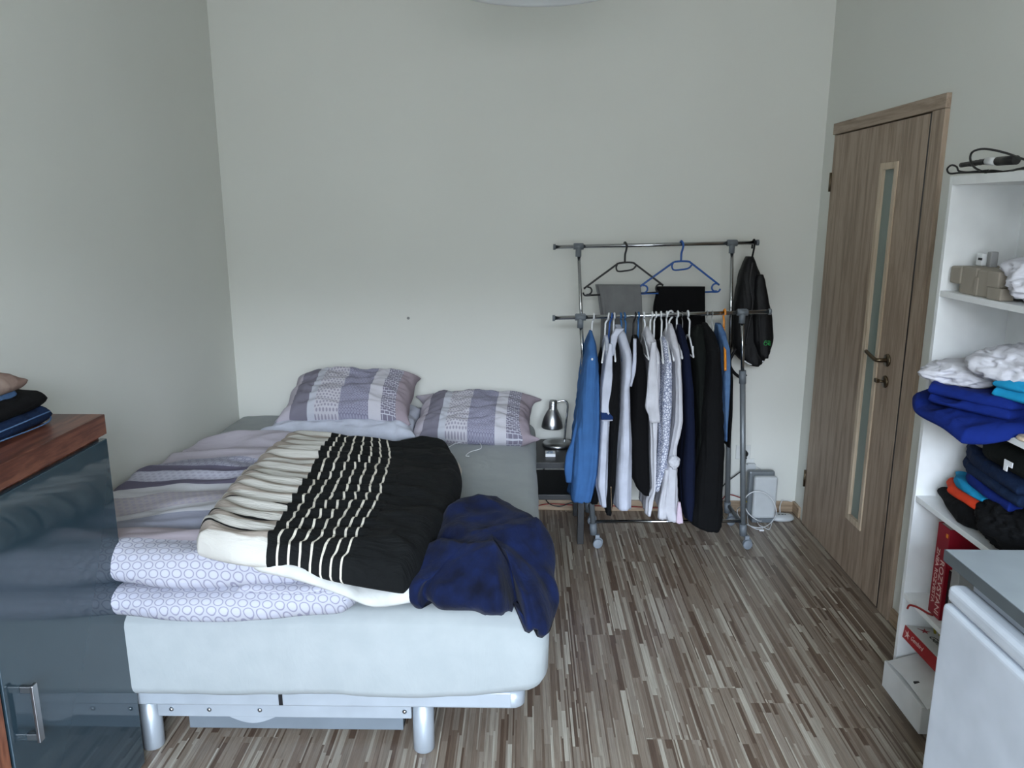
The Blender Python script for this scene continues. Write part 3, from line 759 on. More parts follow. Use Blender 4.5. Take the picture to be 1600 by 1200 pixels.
fold_stack('folded_trousers', 'black folded trousers with blue lining at the bottom of the pile on the cabinet', 'trousers', [M['darkdenim'], M['blackcloth']],
           [(-1.50, 1.60), (-1.25, 1.62), (-1.245, 1.97), (-1.53, 2.0)], zt, zt+.085, 3, layers=2, rad=.03)
bm = bmesh.new()
for zz_ in (.012, .034): tube(bm, smoothpts([(-1.40, 1.597, zt+zz_), (-1.255, 1.612, zt+zz_), (-1.238, 1.75, zt+zz_), (-1.236, 1.93, zt+zz_-(.004 if zz_ < .02 else .0)), (-1.262, 1.978, zt+.022)], 6), .0018, 8)
tag(new_obj('lining_hem', bm, M['denim'], [o for o in S.objects if o.name == 'folded_trousers'][0]), 'pale blue hem of the lining', None)
fold_stack('folded_jeans', 'mid blue folded jeans in the middle of the pile on the cabinet', 'jeans', [M['denim']], [(-1.50, 1.60), (-1.27, 1.62), (-1.285, 1.90), (-1.53, 1.95)], zt+.070, zt+.112, 5, fold=.008)
fold_stack('folded_sweater', 'faded pinkish brown folded top crowning the pile on the cabinet', 'sweater', [M['beige']], [(-1.51, 1.62), (-1.28, 1.64), (-1.265, 1.92), (-1.54, 1.97)], zt+.100, zt+.145, 8, fold=.012)

# ================================================================== NIGHTSTAND
nx0, nx1, ny0, ny1 = .012, .298, 3.675, 4.08
ns = thing('nightstand', 'small black open nightstand between the bed and the clothes rack', 'nightstand', ((nx0+nx1)/2, (ny0+ny1)/2, 0))
bm = bmesh.new(); box(bm, nx0, nx1, ny0, ny1, .40, .432, .002); new_obj('top', bm, M['blackmetal'], ns)
bm = bmesh.new(); box(bm, nx0+.01, nx1-.01, ny0+.012, ny1-.01, .232, .26, .002); new_obj('shelf', bm, M['blackmetal'], ns)
for x in (nx0, nx1-.034):
    for y in (ny0, ny1-.034):
        bm = bmesh.new(); box(bm, x+.001, x+.033, y+.001, y+.033, 0, .40, .002); new_obj('leg', bm, M['blackmetal'], ns)
# desk lamp
lx, ly, lz = .172, 3.965, .432
lp = thing('table_lamp', 'brushed steel desk lamp with bell shade on the black nightstand', 'lamp', (lx, ly, lz))
bm = bmesh.new(); lathe(bm, [(0, 0), (.077, 0), (.080, .003), (.080, .013), (.076, .017), (.04, .022), (0, .023)], (lx, ly, lz), 48); new_obj('lamp_base', bm, M['steel'], lp)
bm = bmesh.new(); tube(bm, smoothpts([(lx+.036, ly, lz+.015), (lx+.04, ly, lz+.09), (lx+.047, ly, lz+.17), (lx+.05, ly, lz+.215), (lx+.042, ly, lz+.238), (lx+.022, ly, lz+.243), (lx-.005, ly, lz+.236)], 7), .0055, 12); aux(new_obj('lamp_arm', bm, M['chrome'], lp), 'curved chrome arm')
hx, hz = lx-.030, lz+.098
ax = Vector((.03, 0, 1)).normalized()
bm = bmesh.new(); lathe(bm, [(.053, .002), (.055, 0), (.0565, .004), (.054, .025), (.046, .055), (.034, .08), (.024, .098), (.021, .104), (.0205, .14), (.017, .148), (0, .151)], (hx, ly, hz), 40, ax, close=False)
lathe(bm, [(.053, .002), (.050, .025), (.042, .055), (.028, .085), (0, .10)], (hx, ly, hz), 40, ax, close=False)
sh = new_obj('lamp_shade', bm, M['steel'], lp)
bm = bmesh.new(); cyl(bm, (hx+.002, ly-.021, hz+.128), (hx+.002, ly-.026, hz+.128), .006, 12); new_obj('switch', bm, M['chrome'], sh)
p = atZ(860, 713, lz)
pk = thing('medicine_box', 'small white and blue box in front of the lamp on the nightstand', 'box', (p.x, p.y, lz))
bm = bmesh.new(); box(bm, p.x-.025, p.x+.025, p.y-.012, p.y+.045, lz, lz+.016, .001); new_obj('carton', bm, M['white'], pk)
bm = bmesh.new(); box(bm, p.x-.012, p.x+.014, p.y+.022, p.y+.028, lz+.0162, lz+.0168); box(bm, p.x-.018, p.x-.008, p.y+.001, p.y+.012, lz+.0162, lz+.0168); box(bm, p.x+.0, p.x+.012, p.y+.001, p.y+.010, lz+.0162, lz+.0168)
new_obj('print', bm, M['midblueplastic'], pk)
bm = bmesh.new(); tube(bm, smoothpts([(.10, 4.085, .40), (.115, 4.095, .33), (.10, 4.10, .20), (.12, 4.10, .07), (.19, 4.10, .035), (.27, 4.10, .06), (.36, 4.10, .05)], 8), .003, 8)
tag(new_obj('black_cable', bm, M['black']), 'thin black cord drooping behind the nightstand', 'cord')
bm = bmesh.new(); tube(bm, smoothpts([(.005, 4.10, .006), (.12, 4.11, .045), (.3, 4.105, .04), (.55, 4.11, .035), (.8, 4.10, .03), (1.05, 4.11, .05), (1.12, 4.10, .11), (1.19, 4.08, .10)], 8), .003, 8)
tag(new_obj('network_cable', bm, M['red']), 'dark red cable running along the skirting board behind the clothes rack', 'cable')

# ================================================================== CLOTHES RACK
FY, BYR = 3.655, 3.955            # front and back rail planes
def lean(z): return -.085*(z/1.17)
fxl, fxr = .350, 1.093
rack = thing('clothes_rack', 'double rail metal clothes rack on castors full of hanging clothes', 'clothes rack', (.72, 3.8, 0))
zf, zb = 1.172, 1.478
bm = bmesh.new(); a, b = atY(866, 497, FY), atY(1202, 487, FY)
tube(bm, [(a.x, FY, a.z), (b.x, FY, b.z)], .0095, 16); frail = (a, b); rail_f = new_obj('front_rail', bm, M['chrome'], rack)
bm = bmesh.new(); a, b = atY(867, 386, BYR), atY(1183, 379, BYR)
tube(bm, [(a.x, BYR, a.z), (b.x, BYR, b.z)], .0095, 16); brail = (a, b); rail_b = new_obj('back_rail', bm, M['chrome'], rack)
for (r, y, par) in ((frail, FY, rail_f), (brail, BYR, rail_b)):
    for e, s in ((r[0], -1), (r[1], 1)):
        bm = bmesh.new(); cyl(bm, (e.x-.004*s, y, e.z), (e.x+.008*s, y, e.z), .0145, 18); new_obj('end_cap', bm, M['greyplastic'], par)
def railz(r, x): t = (x-r[0].x)/(r[1].x-r[0].x); return r[0].z+(r[1].z-r[0].z)*t
for (y, r, split, jl, jr) in ((FY, frail, .885, atY(907, 490, FY).x, atY(1160, 487, FY).x), (BYR, brail, .83, atY(904, 385, BYR).x, atY(1144, 380, BYR).x)):
    for jx, fx_ in ((jl, fxl), (jr, fxr)):
        jz = railz(r, jx)
        if y == BYR: fx_ = fx_-.005
        pt = lambda z: (fx_+(jx-fx_)*min(z/jz, 1), y, z)
        bm = bmesh.new(); cyl(bm, (jx-.025, y, jz), (jx+.025, y, jz), .0155, 16); cyl(bm, (jx, y, jz), (jx+.0, y, jz-.05), .0145, 16); box(bm, jx-.022, jx+.022, y-.008, y+.008, jz+.0, jz+.017, .002)
        new_obj('joint', bm, M['greyplastic'], rack)
        bm = bmesh.new(); cyl(bm, pt(split-.02), pt(jz-.03), .0085, 16); aux(new_obj('upper_post', bm, M['chrome'], rack), 'thin chrome upper post')
        bm = bmesh.new(); cyl(bm, pt(split-.045), pt(split+.018), .0165, 16); new_obj('collar', bm, M['greyplastic'], rack)
        bm = bmesh.new(); cyl(bm, pt(.075), pt(split-.03), .0135, 16); aux(new_obj('lower_post', bm, M['greymetal'], rack), 'thicker grey lower post')
        bm = bmesh.new(); cyl(bm, pt(.065), pt(.125), .018, 16); fo = new_obj('foot', bm, M['greyplastic'], rack)
        bm = bmesh.new(); wx = fx_+.012
        lathe(bm, [(0, 0), (.021, 0), (.0245, .003), (.0245, .011), (.021, .014), (0, .014)], (wx, y-.020, .0255), 28, Vector((.25, -1, 0)))
        lathe(bm, [(0, 0), (.021, 0), (.0245, .003), (.0245, .011), (.021, .014), (0, .014)], (wx+.004, y+.002, .0255), 28, Vector((.25, -1, 0)))
        box(bm, wx-.010, wx+.012, y-.018, y+.004, .022, .066, .003)
        new_obj('castor', bm, M['wheel'], fo)
bm = bmesh.new(); cyl(bm, (fxl, FY, .132), (fxr, FY, .140), .0085, 14); new_obj('lower_crossbar', bm, M['chrome'], rack)
for x in (fxl, fxr):
    bm = bmesh.new(); cyl(bm, (x, FY, .105), (x-.004, BYR, .105), .010, 14); new_obj('side_tube', bm, M['greymetal'], rack)

# ================================================================== HANGERS
def edge_hanger(label, px, mat, wire=False, sway=0., turn=0., drop=.105, arm=.19, group=None, lean_=0., hookonly=False, r=None):
    """hanger seen edge-on, hooked over the front rail; arms run front to back"""
    x0 = atY(px, 490, FY).x; z0 = railz(frail, x0)
    r = r or (.0016 if wire else .0042)
    root = thing('clothes_hanger', label, 'hanger', (x0, FY, z0-drop), group)
    c, s = cos(turn), sin(turn)
    def W(a, b, k=0.):   # a: along hanger (towards back), b: up from rail centre
        return (x0+a*s+lean_*b+k, FY+a*c, z0+b)
    rr = .0095+r+.0008
    hook = [W(-rr*cos(t), rr*sin(t)) for t in [radians(v) for v in (200, 180, 150, 120, 90, 60, 30, 0, -25)]]
    hook = [Vector(h) for h in hook]
    hook += [Vector(W(rr*.75, -.018, sway*.3)), Vector(W(.004, -.032, sway)), Vector(W(0, -.05, sway*.9)), Vector(W(0, -drop, sway*.5))]
    bm = bmesh.new(); tube(bm, smoothpts(hook, 4), r, 10); new_obj('hook', bm, mat, root)
    bm = bmesh.new(); d = drop
    sh = [W(-arm, -d-.082), W(-arm*.93, -d-.070), W(-.035, -d-.006), W(0, -d+.002), W(.035, -d-.006), W(arm*.93, -d-.070), W(arm, -d-.082)]
    tube(bm, smoothpts(sh, 4), r*1.05, 10)
    tube(bm, [W(-arm, -d-.082), W(arm, -d-.082)], r*.8, 8)
    new_obj('shoulder_bar', bm, mat, root); return root
Hh = [  # px, material, sway, turn, drop, lean, wire, label
 (928, 'white', -.006, .05, .095, .05, 0, 'white hanger holding the mid blue sweater, leftmost on the front rail'),
 (951, 'white', -.010, .14, .11, .10, 0, 'white hanger above the thin black top, second from the left on the front rail'),
 (956, 'blueplastic', -.006, .10, .12, .08, 0, 'dark blue hanger behind the collar of the white shirt with a navy band'),
 (960, 'white', -.001, .02, .105, .02, 0, 'white hanger between two blue hangers near the left end of the front rail'),
 (970, 'midblueplastic', .004, .02, .115, -.02, 0, 'steel blue hanger over the collar of the long white shirt'),
 (976, 'midblueplastic', .006, -.05, .10, -.03, 0, 'steel blue hanger just right of the collar of the long white shirt'),
 (993, 'black', -.006, .06, .10, .05, 0, 'black plastic hanger between the long white shirt and the black dress'),
 (998, 'midblueplastic', 0, 0, .12, 0, 0, 'steel blue hanger holding the wide black dress'),
 (1006, 'white', .006, 0, .10, -.04, 0, 'white hanger right of the blue one, above the black dress'),
 (1019, 'white', -.006, .06, .10, .03, 0, 'white hanger at the left shoulder of the ruffled white blouse'),
 (1025, 'white', -.006, .02, .12, .02, 0, 'white hanger at the right shoulder of the ruffled white blouse'),
 (1033, 'white', .004, .09, .12, -.03, 0, 'white hanger carrying the narrow black tank top'),
 (1042, 'white', 0, .05, .11, -.02, 0, 'white hanger directly left of the wide round hook'),
 (1059, 'white', -.002, 0, .10, 0, 0, 'white hanger at the neck of the white dress with ruffles'),
 (1066, 'steel', .003, 0, .115, -.03, 1, 'thin wire hanger just right of the white dress'),
 (1075, 'white', .008, -.03, .105, -.06, 0, 'white hanger sticking out of the navy dress'),
 (1105, 'steel', 0, 0, .10, 0, 1, 'thin wire hanger holding the dark green top'),
 (1113, 'steel', .001, 0, .10, -.01, 1, 'thin wire hanger holding the long black coat'),
]
for px, mm, sw, tu, dr_, ln, wi, lab in Hh:
    edge_hanger(lab, px, M[mm], bool(wi), sw, tu, dr_, .15 if mm == 'white' and px != 1075 else .10, 'hangers on the front rail', ln)
# the wide round white hook, turned sideways
x0 = atY(1047, 490, FY).x; z0 = railz(frail, x0)
hg = thing('clothes_hanger', 'white hanger whose wide round hook is turned to the front', 'hanger', (x0, FY, z0-.1), 'hangers on the front rail')
bm = bmesh.new(); hp_ = [(x0-.012, FY-.012, z0+.004), (x0-.008, FY-.012, z0+.014), (x0+.004, FY-.006, z0+.018), (x0+.014, FY+.006, z0+.008), (x0+.013, FY+.012, z0-.012), (x0+.002, FY+.014, z0-.03), (x0-.002, FY+.008, z0-.06), (x0+.002, FY, z0-.11)]
tube(bm, smoothpts(hp_, 5), .0045, 10); new_obj('hook', bm, M['white'], hg)
bm = bmesh.new(); tube(bm, smoothpts([(x0-.003, FY-.155, z0-.19), (x0+.002, FY-.02, z0-.112), (x0+.002, FY+.02, z0-.112), (x0+.004, FY+.155, z0-.19)], 5), .0045, 10); new_obj('shoulder_bar', bm, M['white'], hg)
# orange hanger
x0 = atY(1132, 490, FY).x; z0 = railz(frail, x0)
hg = thing('clothes_hanger', 'orange hanger holding the light denim shirt', 'hanger', (x0, FY, z0-.06), 'hangers on the front rail')
bm = bmesh.new(); tube(bm, smoothpts([(x0, FY-.016, z0-.008), (x0, FY-.012, z0+.012), (x0, FY, z0+.0165), (x0, FY+.014, z0+.006), (x0, FY+.012, z0-.02), (x0, FY, z0-.04), (x0, FY, z0-.075)], 5), .0048, 10); new_obj('hook', bm, M['orange'], hg)
bm = bmesh.new(); q = atY(1117, 572, FY-.2)
tube(bm, smoothpts([(x0-.028, FY-.185, z0-.236), (x0-.018, FY-.12, z0-.16), (x0-.004, FY-.02, z0-.078), (x0, FY, z0-.072), (x0+.004, FY+.02, z0-.078), (x0+.02, FY+.17, z0-.2)], 5), .0058, 10); new_obj('shoulder_bar', bm, M['orange'], hg)

def face_hanger(label, cxp, czp, mat, tilt):
    """hanger turned to face the room, hooked on the back rail"""
    hxp = atY(cxp, 382, BYR).x; z0 = railz(brail, hxp)
    root = thing('clothes_hanger', label, 'hanger', (hxp, BYR, z0-.1), 'hangers on the back rail')
    ct, st = cos(tilt), sin(tilt); yo = BYR-.006
    def W(a, b, dy=0.): return (hxp+a*ct-(b)*st*-1*-1*0-st*(b+.1)*-1, yo+dy, z0-.085+st*a+(b)*ct)
    r = .0043
    bm = bmesh.new(); hk = [(hxp-.006, BYR+.013, z0-.004), (hxp-.004, BYR+.010, z0+.010), (hxp-.001, BYR, z0+.0155), (hxp+.003, BYR-.011, z0+.008), (hxp+.006, BYR-.014, z0-.006), (hxp+.003, BYR-.010, z0-.028), (hxp, yo, z0-.045), (hxp, yo, z0-.082)]
    tube(bm, smoothpts(hk, 5), r*1.2, 10); new_obj('hook', bm, mat, root)
    bm = bmesh.new()
    tube(bm, smoothpts([W(-.196, -.118), W(-.19, -.112), W(-.05, -.010), W(-.036, -.001), W(0, .002), W(.036, -.001), W(.05, -.010), W(.185, -.112), W(.192, -.118)], 4), r*1.15, 10)
    tube(bm, smoothpts([W(-.042, -.006), W(-.046, -.022), W(-.036, -.040), W(0, -.040), W(.036, -.034), W(.052, -.018)], 5), r, 10)
    for s in (-1, 1):
        arc = [W(s*(.180+.019*cos(t)), -.133+.019*sin(t)) for t in [radians(v) for v in range(75, 292, 24)]]
        tube(bm, smoothpts(arc, 3), r, 10)
        tube(bm, smoothpts([W(s*.204, -.140), W(s*.198, -.152), W(s*.186, -.156), W(s*.16, -.155)], 4), r, 10)
    tube(bm, [W(-.165, -.155), W(.165, -.155)], r*1.05, 10)
    new_obj('hanger_body', bm, mat, root); return W
WB = face_hanger('black plastic hanger holding grey trousers on the back rail', 977, 405, M['black'], radians(2.5))
WU = face_hanger('bright blue plastic hanger holding black trousers on the back rail', 1065, 405, M['blueplastic'], radians(1.5))

def rowsY(lst, y): 
    out = []
    for py, xl, xr in lst:
        a, b = atY(xl, py, y), atY(xr, py, y); out.append((a.z, a.x, b.x))
    return out
def trousers(label, mat, lst, W_, seed, back):
    y = BYR-.006
    rows = rowsY(lst, y)
    root = thing('trousers', label, 'trousers', (rows[0][1]+.1, y, rows[0][0]))
    drape('front_leg', mat, rows, y-.011, .006, seed, .004, 9., root, .5, 96, .004, .02)
    drape('back_leg', mat, [(z+.001, a+back, b+.004) for z, a, b in rows], y+.011, .006, seed+3, .004, 9., root, .5, 96, .004, .02)
    return root
trousers('grey pressed trousers folded over the black hanger at the back', M['greytrouser'], [(445, 934, 1000), (470, 939, 1002), (500, 943, 1003), (560, 940, 1004), (640, 930, 1004), (690, 928, 1004)], WB, 2, -.012)
trousers('black trousers folded over the bright blue hanger at the back', M['blackcloth'], [(448, 1030, 1101), (480, 1024, 1101), (520, 1022, 1101), (600, 1020, 1101), (680, 1020, 1101)], WU, 5, -.010)

# ================================================================== GARMENTS on the front rail
GR = 'clothes on the front rail'
def garment(name, label, cat, mat, lst, seed, hd=.15, yo=0., amp=.011, parts=(), neck=.10, top=.02, nf=11.):
    yfront = FY-hd+yo; rows = rowsY(lst, yfront)
    rows = [(z, a, b) for z, a, b in rows]
    root = thing(name, label, cat, ((rows[0][1]+rows[0][2])/2, FY+yo, rows[0][0]))
    drape('body', mat, rows, FY+yo, hd, seed, amp, nf, root, .55, 80, top, neck)
    for pn, pm, pl_, ph, py_, pa, plab in parts:
        yc = yfront+py_
        o = drape(pn, pm, rowsY(pl_, yc-ph), yc, ph, seed+11, pa, 9., root, .7, 40, ph*.8, .02)
        if plab: aux(o, plab)
    return root
B = M
garment('sweater', 'mid blue long sleeved sweater, leftmost garment on the rack', 'sweater', B['bluecloth'],
    [(524, 925, 929), (545, 919, 934), (575, 913, 936), (620, 908, 937), (660, 904, 939), (700, 899, 939), (740, 896, 937), (770, 894, 930), (786, 893, 926)], 1, .15, 0, .012,
    [('sleeve', B['bluecloth'], [(600, 908, 916), (650, 901, 910), (690, 893, 907), (715, 884, 903), (735, 882, 901), (754, 884, 899)], .022, .09, .004, None)])
garment('shirt', 'thin black top wedged between the blue sweater and the white banded shirt', 'top', B['blackcloth'],
    [(538, 946, 950), (560, 940, 950), (590, 936, 948), (640, 935, 946), (700, 934, 944), (760, 928, 942), (788, 923, 936)], 2, .10, .04, .004)
garment('shirt', 'white shirt with a navy band on its sleeve, beside the blue sweater', 'shirt', B['whitecloth2'],
    [(532, 949, 955), (560, 946, 958), (600, 941, 957), (650, 940, 955), (700, 937, 952), (760, 933, 950), (793, 938, 950)], 3, .15, 0, .007,
    [('sleeve', B['whitecloth2'], [(538, 952, 957), (575, 945, 957), (610, 941, 958), (642, 940, 960), (658, 940, 962)], .012, -.006, .004, None),
     ('cuff_band', B['navytrim'], [(645, 939, 961), (656, 939, 962)], .0145, -.006, .002, 'navy band round the sleeve')], nf=12.)
garment('blouse', 'black blouse with slanting sleeve in front of the white banded shirt', 'blouse', B['blackcloth2'],
    [(545, 963, 972), (575, 957, 972), (610, 951, 971), (635, 945, 970), (645, 946, 970), (652, 955, 970), (700, 955, 966), (760, 950, 963), (806, 947, 957)], 4, .16, -.012, .004,
    [('zip', B['brass'], [(760, 954, 955.5), (800, 955, 956.5)], .0015, -.002, 0, 'small brass zip')])
garment('shirt', 'long plain white collared shirt with a hanging long sleeve', 'shirt', B['whitecloth2'],
    [(516, 968, 976), (530, 969, 984), (560, 974, 990), (590, 973, 990), (610, 971, 986), (650, 970, 987), (700, 967, 989), (760, 962, 989), (798, 962, 988)], 5, .165, -.008, .006,
    [('collar', B['whitecloth2'], [(514, 962, 976), (526, 955, 966), (545, 954, 962), (556, 956, 959)], .012, .06, .003, None),
     ('sleeve', B['whitecloth2'], [(530, 990, 995), (565, 989, 995), (580, 987, 994), (604, 983, 988)], .012, .05, .003, None)])
garment('dress', 'wide black sleeveless dress between the long white shirt and the ruffled blouse', 'dress', B['blackcloth'],
    [(532, 995, 1003), (550, 994, 1009), (600, 989, 1014), (650, 987, 1016), (700, 986, 1017), (745, 988, 1018), (765, 995, 1018), (775, 1003, 1018)], 6, .15, .01, .004)
garment('blouse', 'white blouse with short ruffled sleeve next to the black dress', 'blouse', B['whitecloth'],
    [(518, 1015, 1021), (535, 1012, 1029), (560, 1018, 1033), (600, 1015, 1033), (640, 1017, 1030), (700, 1019, 1028), (765, 1020, 1025), (785, 1012, 1023), (807, 1010, 1018)], 7, .15, 0, .009,
    [('sleeve', B['whitecloth'], [(535, 1018, 1026), (580, 1014, 1027), (615, 1011, 1031), (636, 1009, 1032), (650, 1014, 1033), (661, 1015, 1033)], .014, -.008, .006, None)], nf=14.)
garment('tank_top', 'narrow black tank top squeezed behind the ruffled blouse', 'top', B['blackcloth'],
    [(536, 1032, 1038), (560, 1034, 1041), (610, 1032, 1042), (660, 1029, 1040), (705, 1028, 1034)], 8, .10, .03, .003)
garment('lace_top', 'white lace patterned top between the ruffled blouse and the white dress', 'top', B['lace'],
    [(534, 1042, 1048), (560, 1040, 1053), (600, 1036, 1053), (640, 1033, 1052), (690, 1032, 1048), (730, 1028, 1043), (768, 1024, 1032)], 9, .155, 0, .007, nf=12.)
garment('dress', 'white ruffled dress with a knot at the waist and pink hem', 'dress', B['whitecloth'],
    [(514, 1054, 1060), (535, 1050, 1064), (570, 1056, 1067), (620, 1057, 1068), (660, 1056, 1069), (678, 1053, 1066), (700, 1049, 1060), (720, 1046, 1060), (745, 1041, 1061), (780, 1036, 1062), (800, 1032, 1064), (816, 1040, 1066)], 10, .165, -.006, .008,
    [('hem_panel', B['pinkcloth'], [(786, 1060, 1064), (800, 1058, 1066), (818, 1057, 1068)], .010, -.010, .003, 'pale pink panel at the hem'),
     ('side_ruffle', B['whitecloth'], [(735, 1040, 1046), (760, 1036, 1044), (790, 1030, 1042), (812, 1029, 1042)], .02, .02, .008, None)], nf=14.)
for o in list(S.objects):
    if o.get('label', '').startswith('white ruffled dress'):
        q = atY(1053, 722, FY-.175); aux(blob('knot', B['whitecloth'], (q.x, q.y, q.z), (.021, .016, .027), 4, .42, 1.8, 0, o, sub=4), 'gathered knot at the waist')
garment('dress', 'navy blue dress between the white ruffled dress and the dark green top', 'dress', B['navycloth'],
    [(514, 1067, 1074), (530, 1065, 1078), (570, 1067, 1083), (620, 1071, 1088), (680, 1072, 1090), (740, 1068, 1090), (790, 1069, 1088), (815, 1073, 1084)], 11, .15, 0, .005)
garment('top', 'very dark green top left of the long black coat', 'top', B['darkgreen'],
    [(514, 1098, 1107), (528, 1088, 1108), (545, 1085, 1106), (600, 1089, 1106), (680, 1092, 1104), (760, 1090, 1102), (800, 1086, 1102)], 12, .13, .02, .006,
    [('care_label', B['white'], [(541, 1081, 1084), (552, 1081, 1084)], .002, .02, 0, 'small white label')])
garment('coat', 'long black coat on a wire hanger, reaching lowest on the rack', 'coat', B['blackcloth2'],
    [(512, 1110, 1117), (528, 1109, 1126), (560, 1107, 1129), (600, 1104, 1132), (660, 1099, 1135), (720, 1094, 1136), (780, 1088, 1135), (815, 1080, 1136), (826, 1082, 1134), (832, 1100, 1130)], 13, .16, 0, .007)
garment('shirt', 'light denim shirt on the orange hanger, rightmost on the rack', 'shirt', B['denim'],
    [(511, 1128, 1136), (525, 1129, 1141), (560, 1132, 1143), (600, 1130, 1143), (640, 1131, 1141), (690, 1133, 1138)], 14, .12, .0, .008)
garment('trousers', 'slim black trousers between the denim shirt and the right post of the rack', 'trousers', B['blackcloth'],
    [(560, 1141, 1145), (600, 1141, 1147), (650, 1140, 1146), (700, 1138, 1142)], 15, .06, .08, .003)

# ================================================================== BACKPACK
yb = 3.985
bp = thing('backpack', 'black nylon backpack with a green emblem hanging from the back rail end', 'backpack', (1.17, yb, .85))
rows = rowsY([(402, 1171, 1182), (412, 1166, 1186), (430, 1160, 1192), (455, 1155, 1198), (480, 1151, 1203), (510, 1148, 1206), (535, 1148, 1206), (555, 1153, 1204), (566, 1162, 1197), (572, 1172, 1188)], yb-.06)
drape('main_compartment', M['nylon'], rows, yb, .075, 21, .007, 5., bp, .75, 80, .03, .2)
rows2 = rowsY([(430, 1187, 1196), (440, 1183, 1199), (470, 1180, 1204), (500, 1178, 1209), (530, 1179, 1210), (548, 1184, 1207), (560, 1190, 1202)], yb-.10)
pk2 = drape('front_pocket', M['nylon'], rows2, yb-.06, .045, 23, .004, 5., bp, .75, 60, .02, .15)
bm = bmesh.new(); qx = atY(1178, 380, BYR).x; qz = railz(brail, qx); e1 = atY(1174, 405, yb-.03)
tube(bm, smoothpts([(qx-.004, BYR+.013, qz-.03), (qx-.002, BYR+.0135, qz+.003), (qx, BYR, qz+.0148), (qx, BYR-.0135, qz+.003), (qx-.002, BYR-.014, qz-.03), (e1.x, e1.y-.0, e1.z-.01)], 5), .0048, 8); new_obj('carry_loop', bm, M['nylon'], bp)
bm = bmesh.new(); L = [atY(x, y, yb-.09) for x, y in ((1176, 410), (1172, 440), (1176, 475), (1170, 510), (1165, 540))]; tube(bm, smoothpts(L, 6), .004, 8); new_obj('zip', bm, M['black'], bp)
bm = bmesh.new(); L = [atY(x, y, yb-.05) for x, y in ((1150, 545), (1140, 565), (1145, 580), (1158, 590), (1166, 585))]; tube(bm, smoothpts(L, 6), .008, 8); new_obj('shoulder_strap', bm, M['nylon'], bp)
bm = bmesh.new(); L = [atY(x, y, yb-.065) for x, y in ((1163, 564), (1172, 569), (1184, 569), (1193, 564))]; tube(bm, smoothpts(L, 6), .0038, 8); aux(new_obj('bottom_piping', bm, M['white'], bp), 'pale grey piping at the base')
bm = bmesh.new(); yl = yb-.1095; c0 = atY(1197, 537, yl)
tube(bm, [(c0.x+.0085*cos(t)-.002, yl, c0.z+.008*sin(t)) for t in [2*pi*k/14 for k in range(14)]], .0016, 8, closed=True)
tube(bm, smoothpts([(c0.x-.010, yl, c0.z+.004), (c0.x-.006, yl, c0.z+.014), (c0.x+.002, yl, c0.z+.014)], 5), .0014, 8)
tube(bm, smoothpts([(c0.x+.024, yl+.003, c0.z+.008), (c0.x+.013, yl, c0.z+.006), (c0.x+.013, yl, c0.z-.006), (c0.x+.024, yl+.003, c0.z-.007)], 5), .0016, 8)
tube(bm, [(c0.x+.012, yl, c0.z), (c0.x+.024, yl+.003, c0.z)], .0014, 8); tube(bm, [(c0.x+.006, yl, c0.z+.013), (c0.x+.020, yl+.002, c0.z+.013)], .0012, 8)
aux(new_obj('emblem', bm, M['green'], pk2), 'green embroidered emblem')

# ================================================================== SOCKETS, ROUTER, CABLES
def socket(px, py, label, w=.08, plug=None):
    c = atY(px, py, YB-.005)
    r = thing('wall_socket', label, 'socket', (c.x, YB, c.z), 'sockets low on the back wall')
    bm = bmesh.new(); box(bm, c.x-w/2, c.x+w/2, YB-.010, YB-.0005, c.z-.04, c.z+.04, .004, 3); fr_ = new_obj('face_plate', bm, M['socket'], r)
    bm = bmesh.new(); lathe(bm, [(.021, 0), (.022, .003), (.020, .003), (.018, .0005), (0, .0005)], (c.x, YB-.009, c.z), 24, Vector((0, -1, 0))); new_obj('socket_well', bm, M['socket'], r)
    return c
c1 = socket(1161, 706, 'white wall socket with a black plug in it')
c2 = socket(1167, 727, 'lower white wall outlet beside the black plug')
bm = bmesh.new(); 
cyl(bm, (c1.x, YB-.012, c1.z), (c1.x, YB-.046, c1.z), .018, 20); cyl(bm, (c1.x, YB-.035, c1.z), (c1.x+.006, YB-.04, c1.z-.03), .008, 12)
tube(bm, smoothpts([(c1.x+.006, YB-.04, c1.z-.025), (c1.x, YB-.045, c1.z-.08), (c1.x-.04, YB-.045, c1.z-.12), (c1.x-.10, YB-.05, c1.z-.17), (c1.x-.16, YB-.06, c1.z-.25)], 6), .0035, 8)
tag(new_obj('power_plug', bm, M['black']), 'black angled power plug with its cord beside the right post of the rack', 'plug')
bm = bmesh.new(); cyl(bm, (c2.x-.02, YB-.012, c2.z+.0), (c2.x-.02, YB-.05, c2.z), .019, 20); box(bm, c2.x-.005, c2.x+.04, YB-.04, YB-.011, c2.z-.02, c2.z+.018, .004)
tube(bm, smoothpts([(c2.x+.03, YB-.03, c2.z-.0), (c2.x+.06, YB-.01, c2.z-.01), (c2.x+.10, YB-.008, c2.z-.04), (c2.x+.13, YB-.02, c2.z-.07)], 6), .002, 8)
tag(new_obj('power_plug', bm, M['routerwhite']), 'pale grey plug with a thin lead towards the router', 'plug')
rx0, rx1 = 1.205, 1.352
rt = thing('router', 'light grey upright router box on the floor in the back right corner', 'router', ((rx0+rx1)/2, 4.0, 0))
rr_ = Matrix.Rotation(radians(-3), 3, 'Z')
bm = bmesh.new(); box(bm, rx0+.022, rx1, 3.975, 4.012, .02, .258, .014, 4); aux(new_obj('front_shell', bm, M['routerwhite'], rt), 'pale front shell')
bm = bmesh.new(); box(bm, rx0, rx1-.006, 4.013, 4.05, .02, .278, .012, 4); aux(new_obj('rear_shell', bm, M['greymetal'], rt), 'darker rear shell')
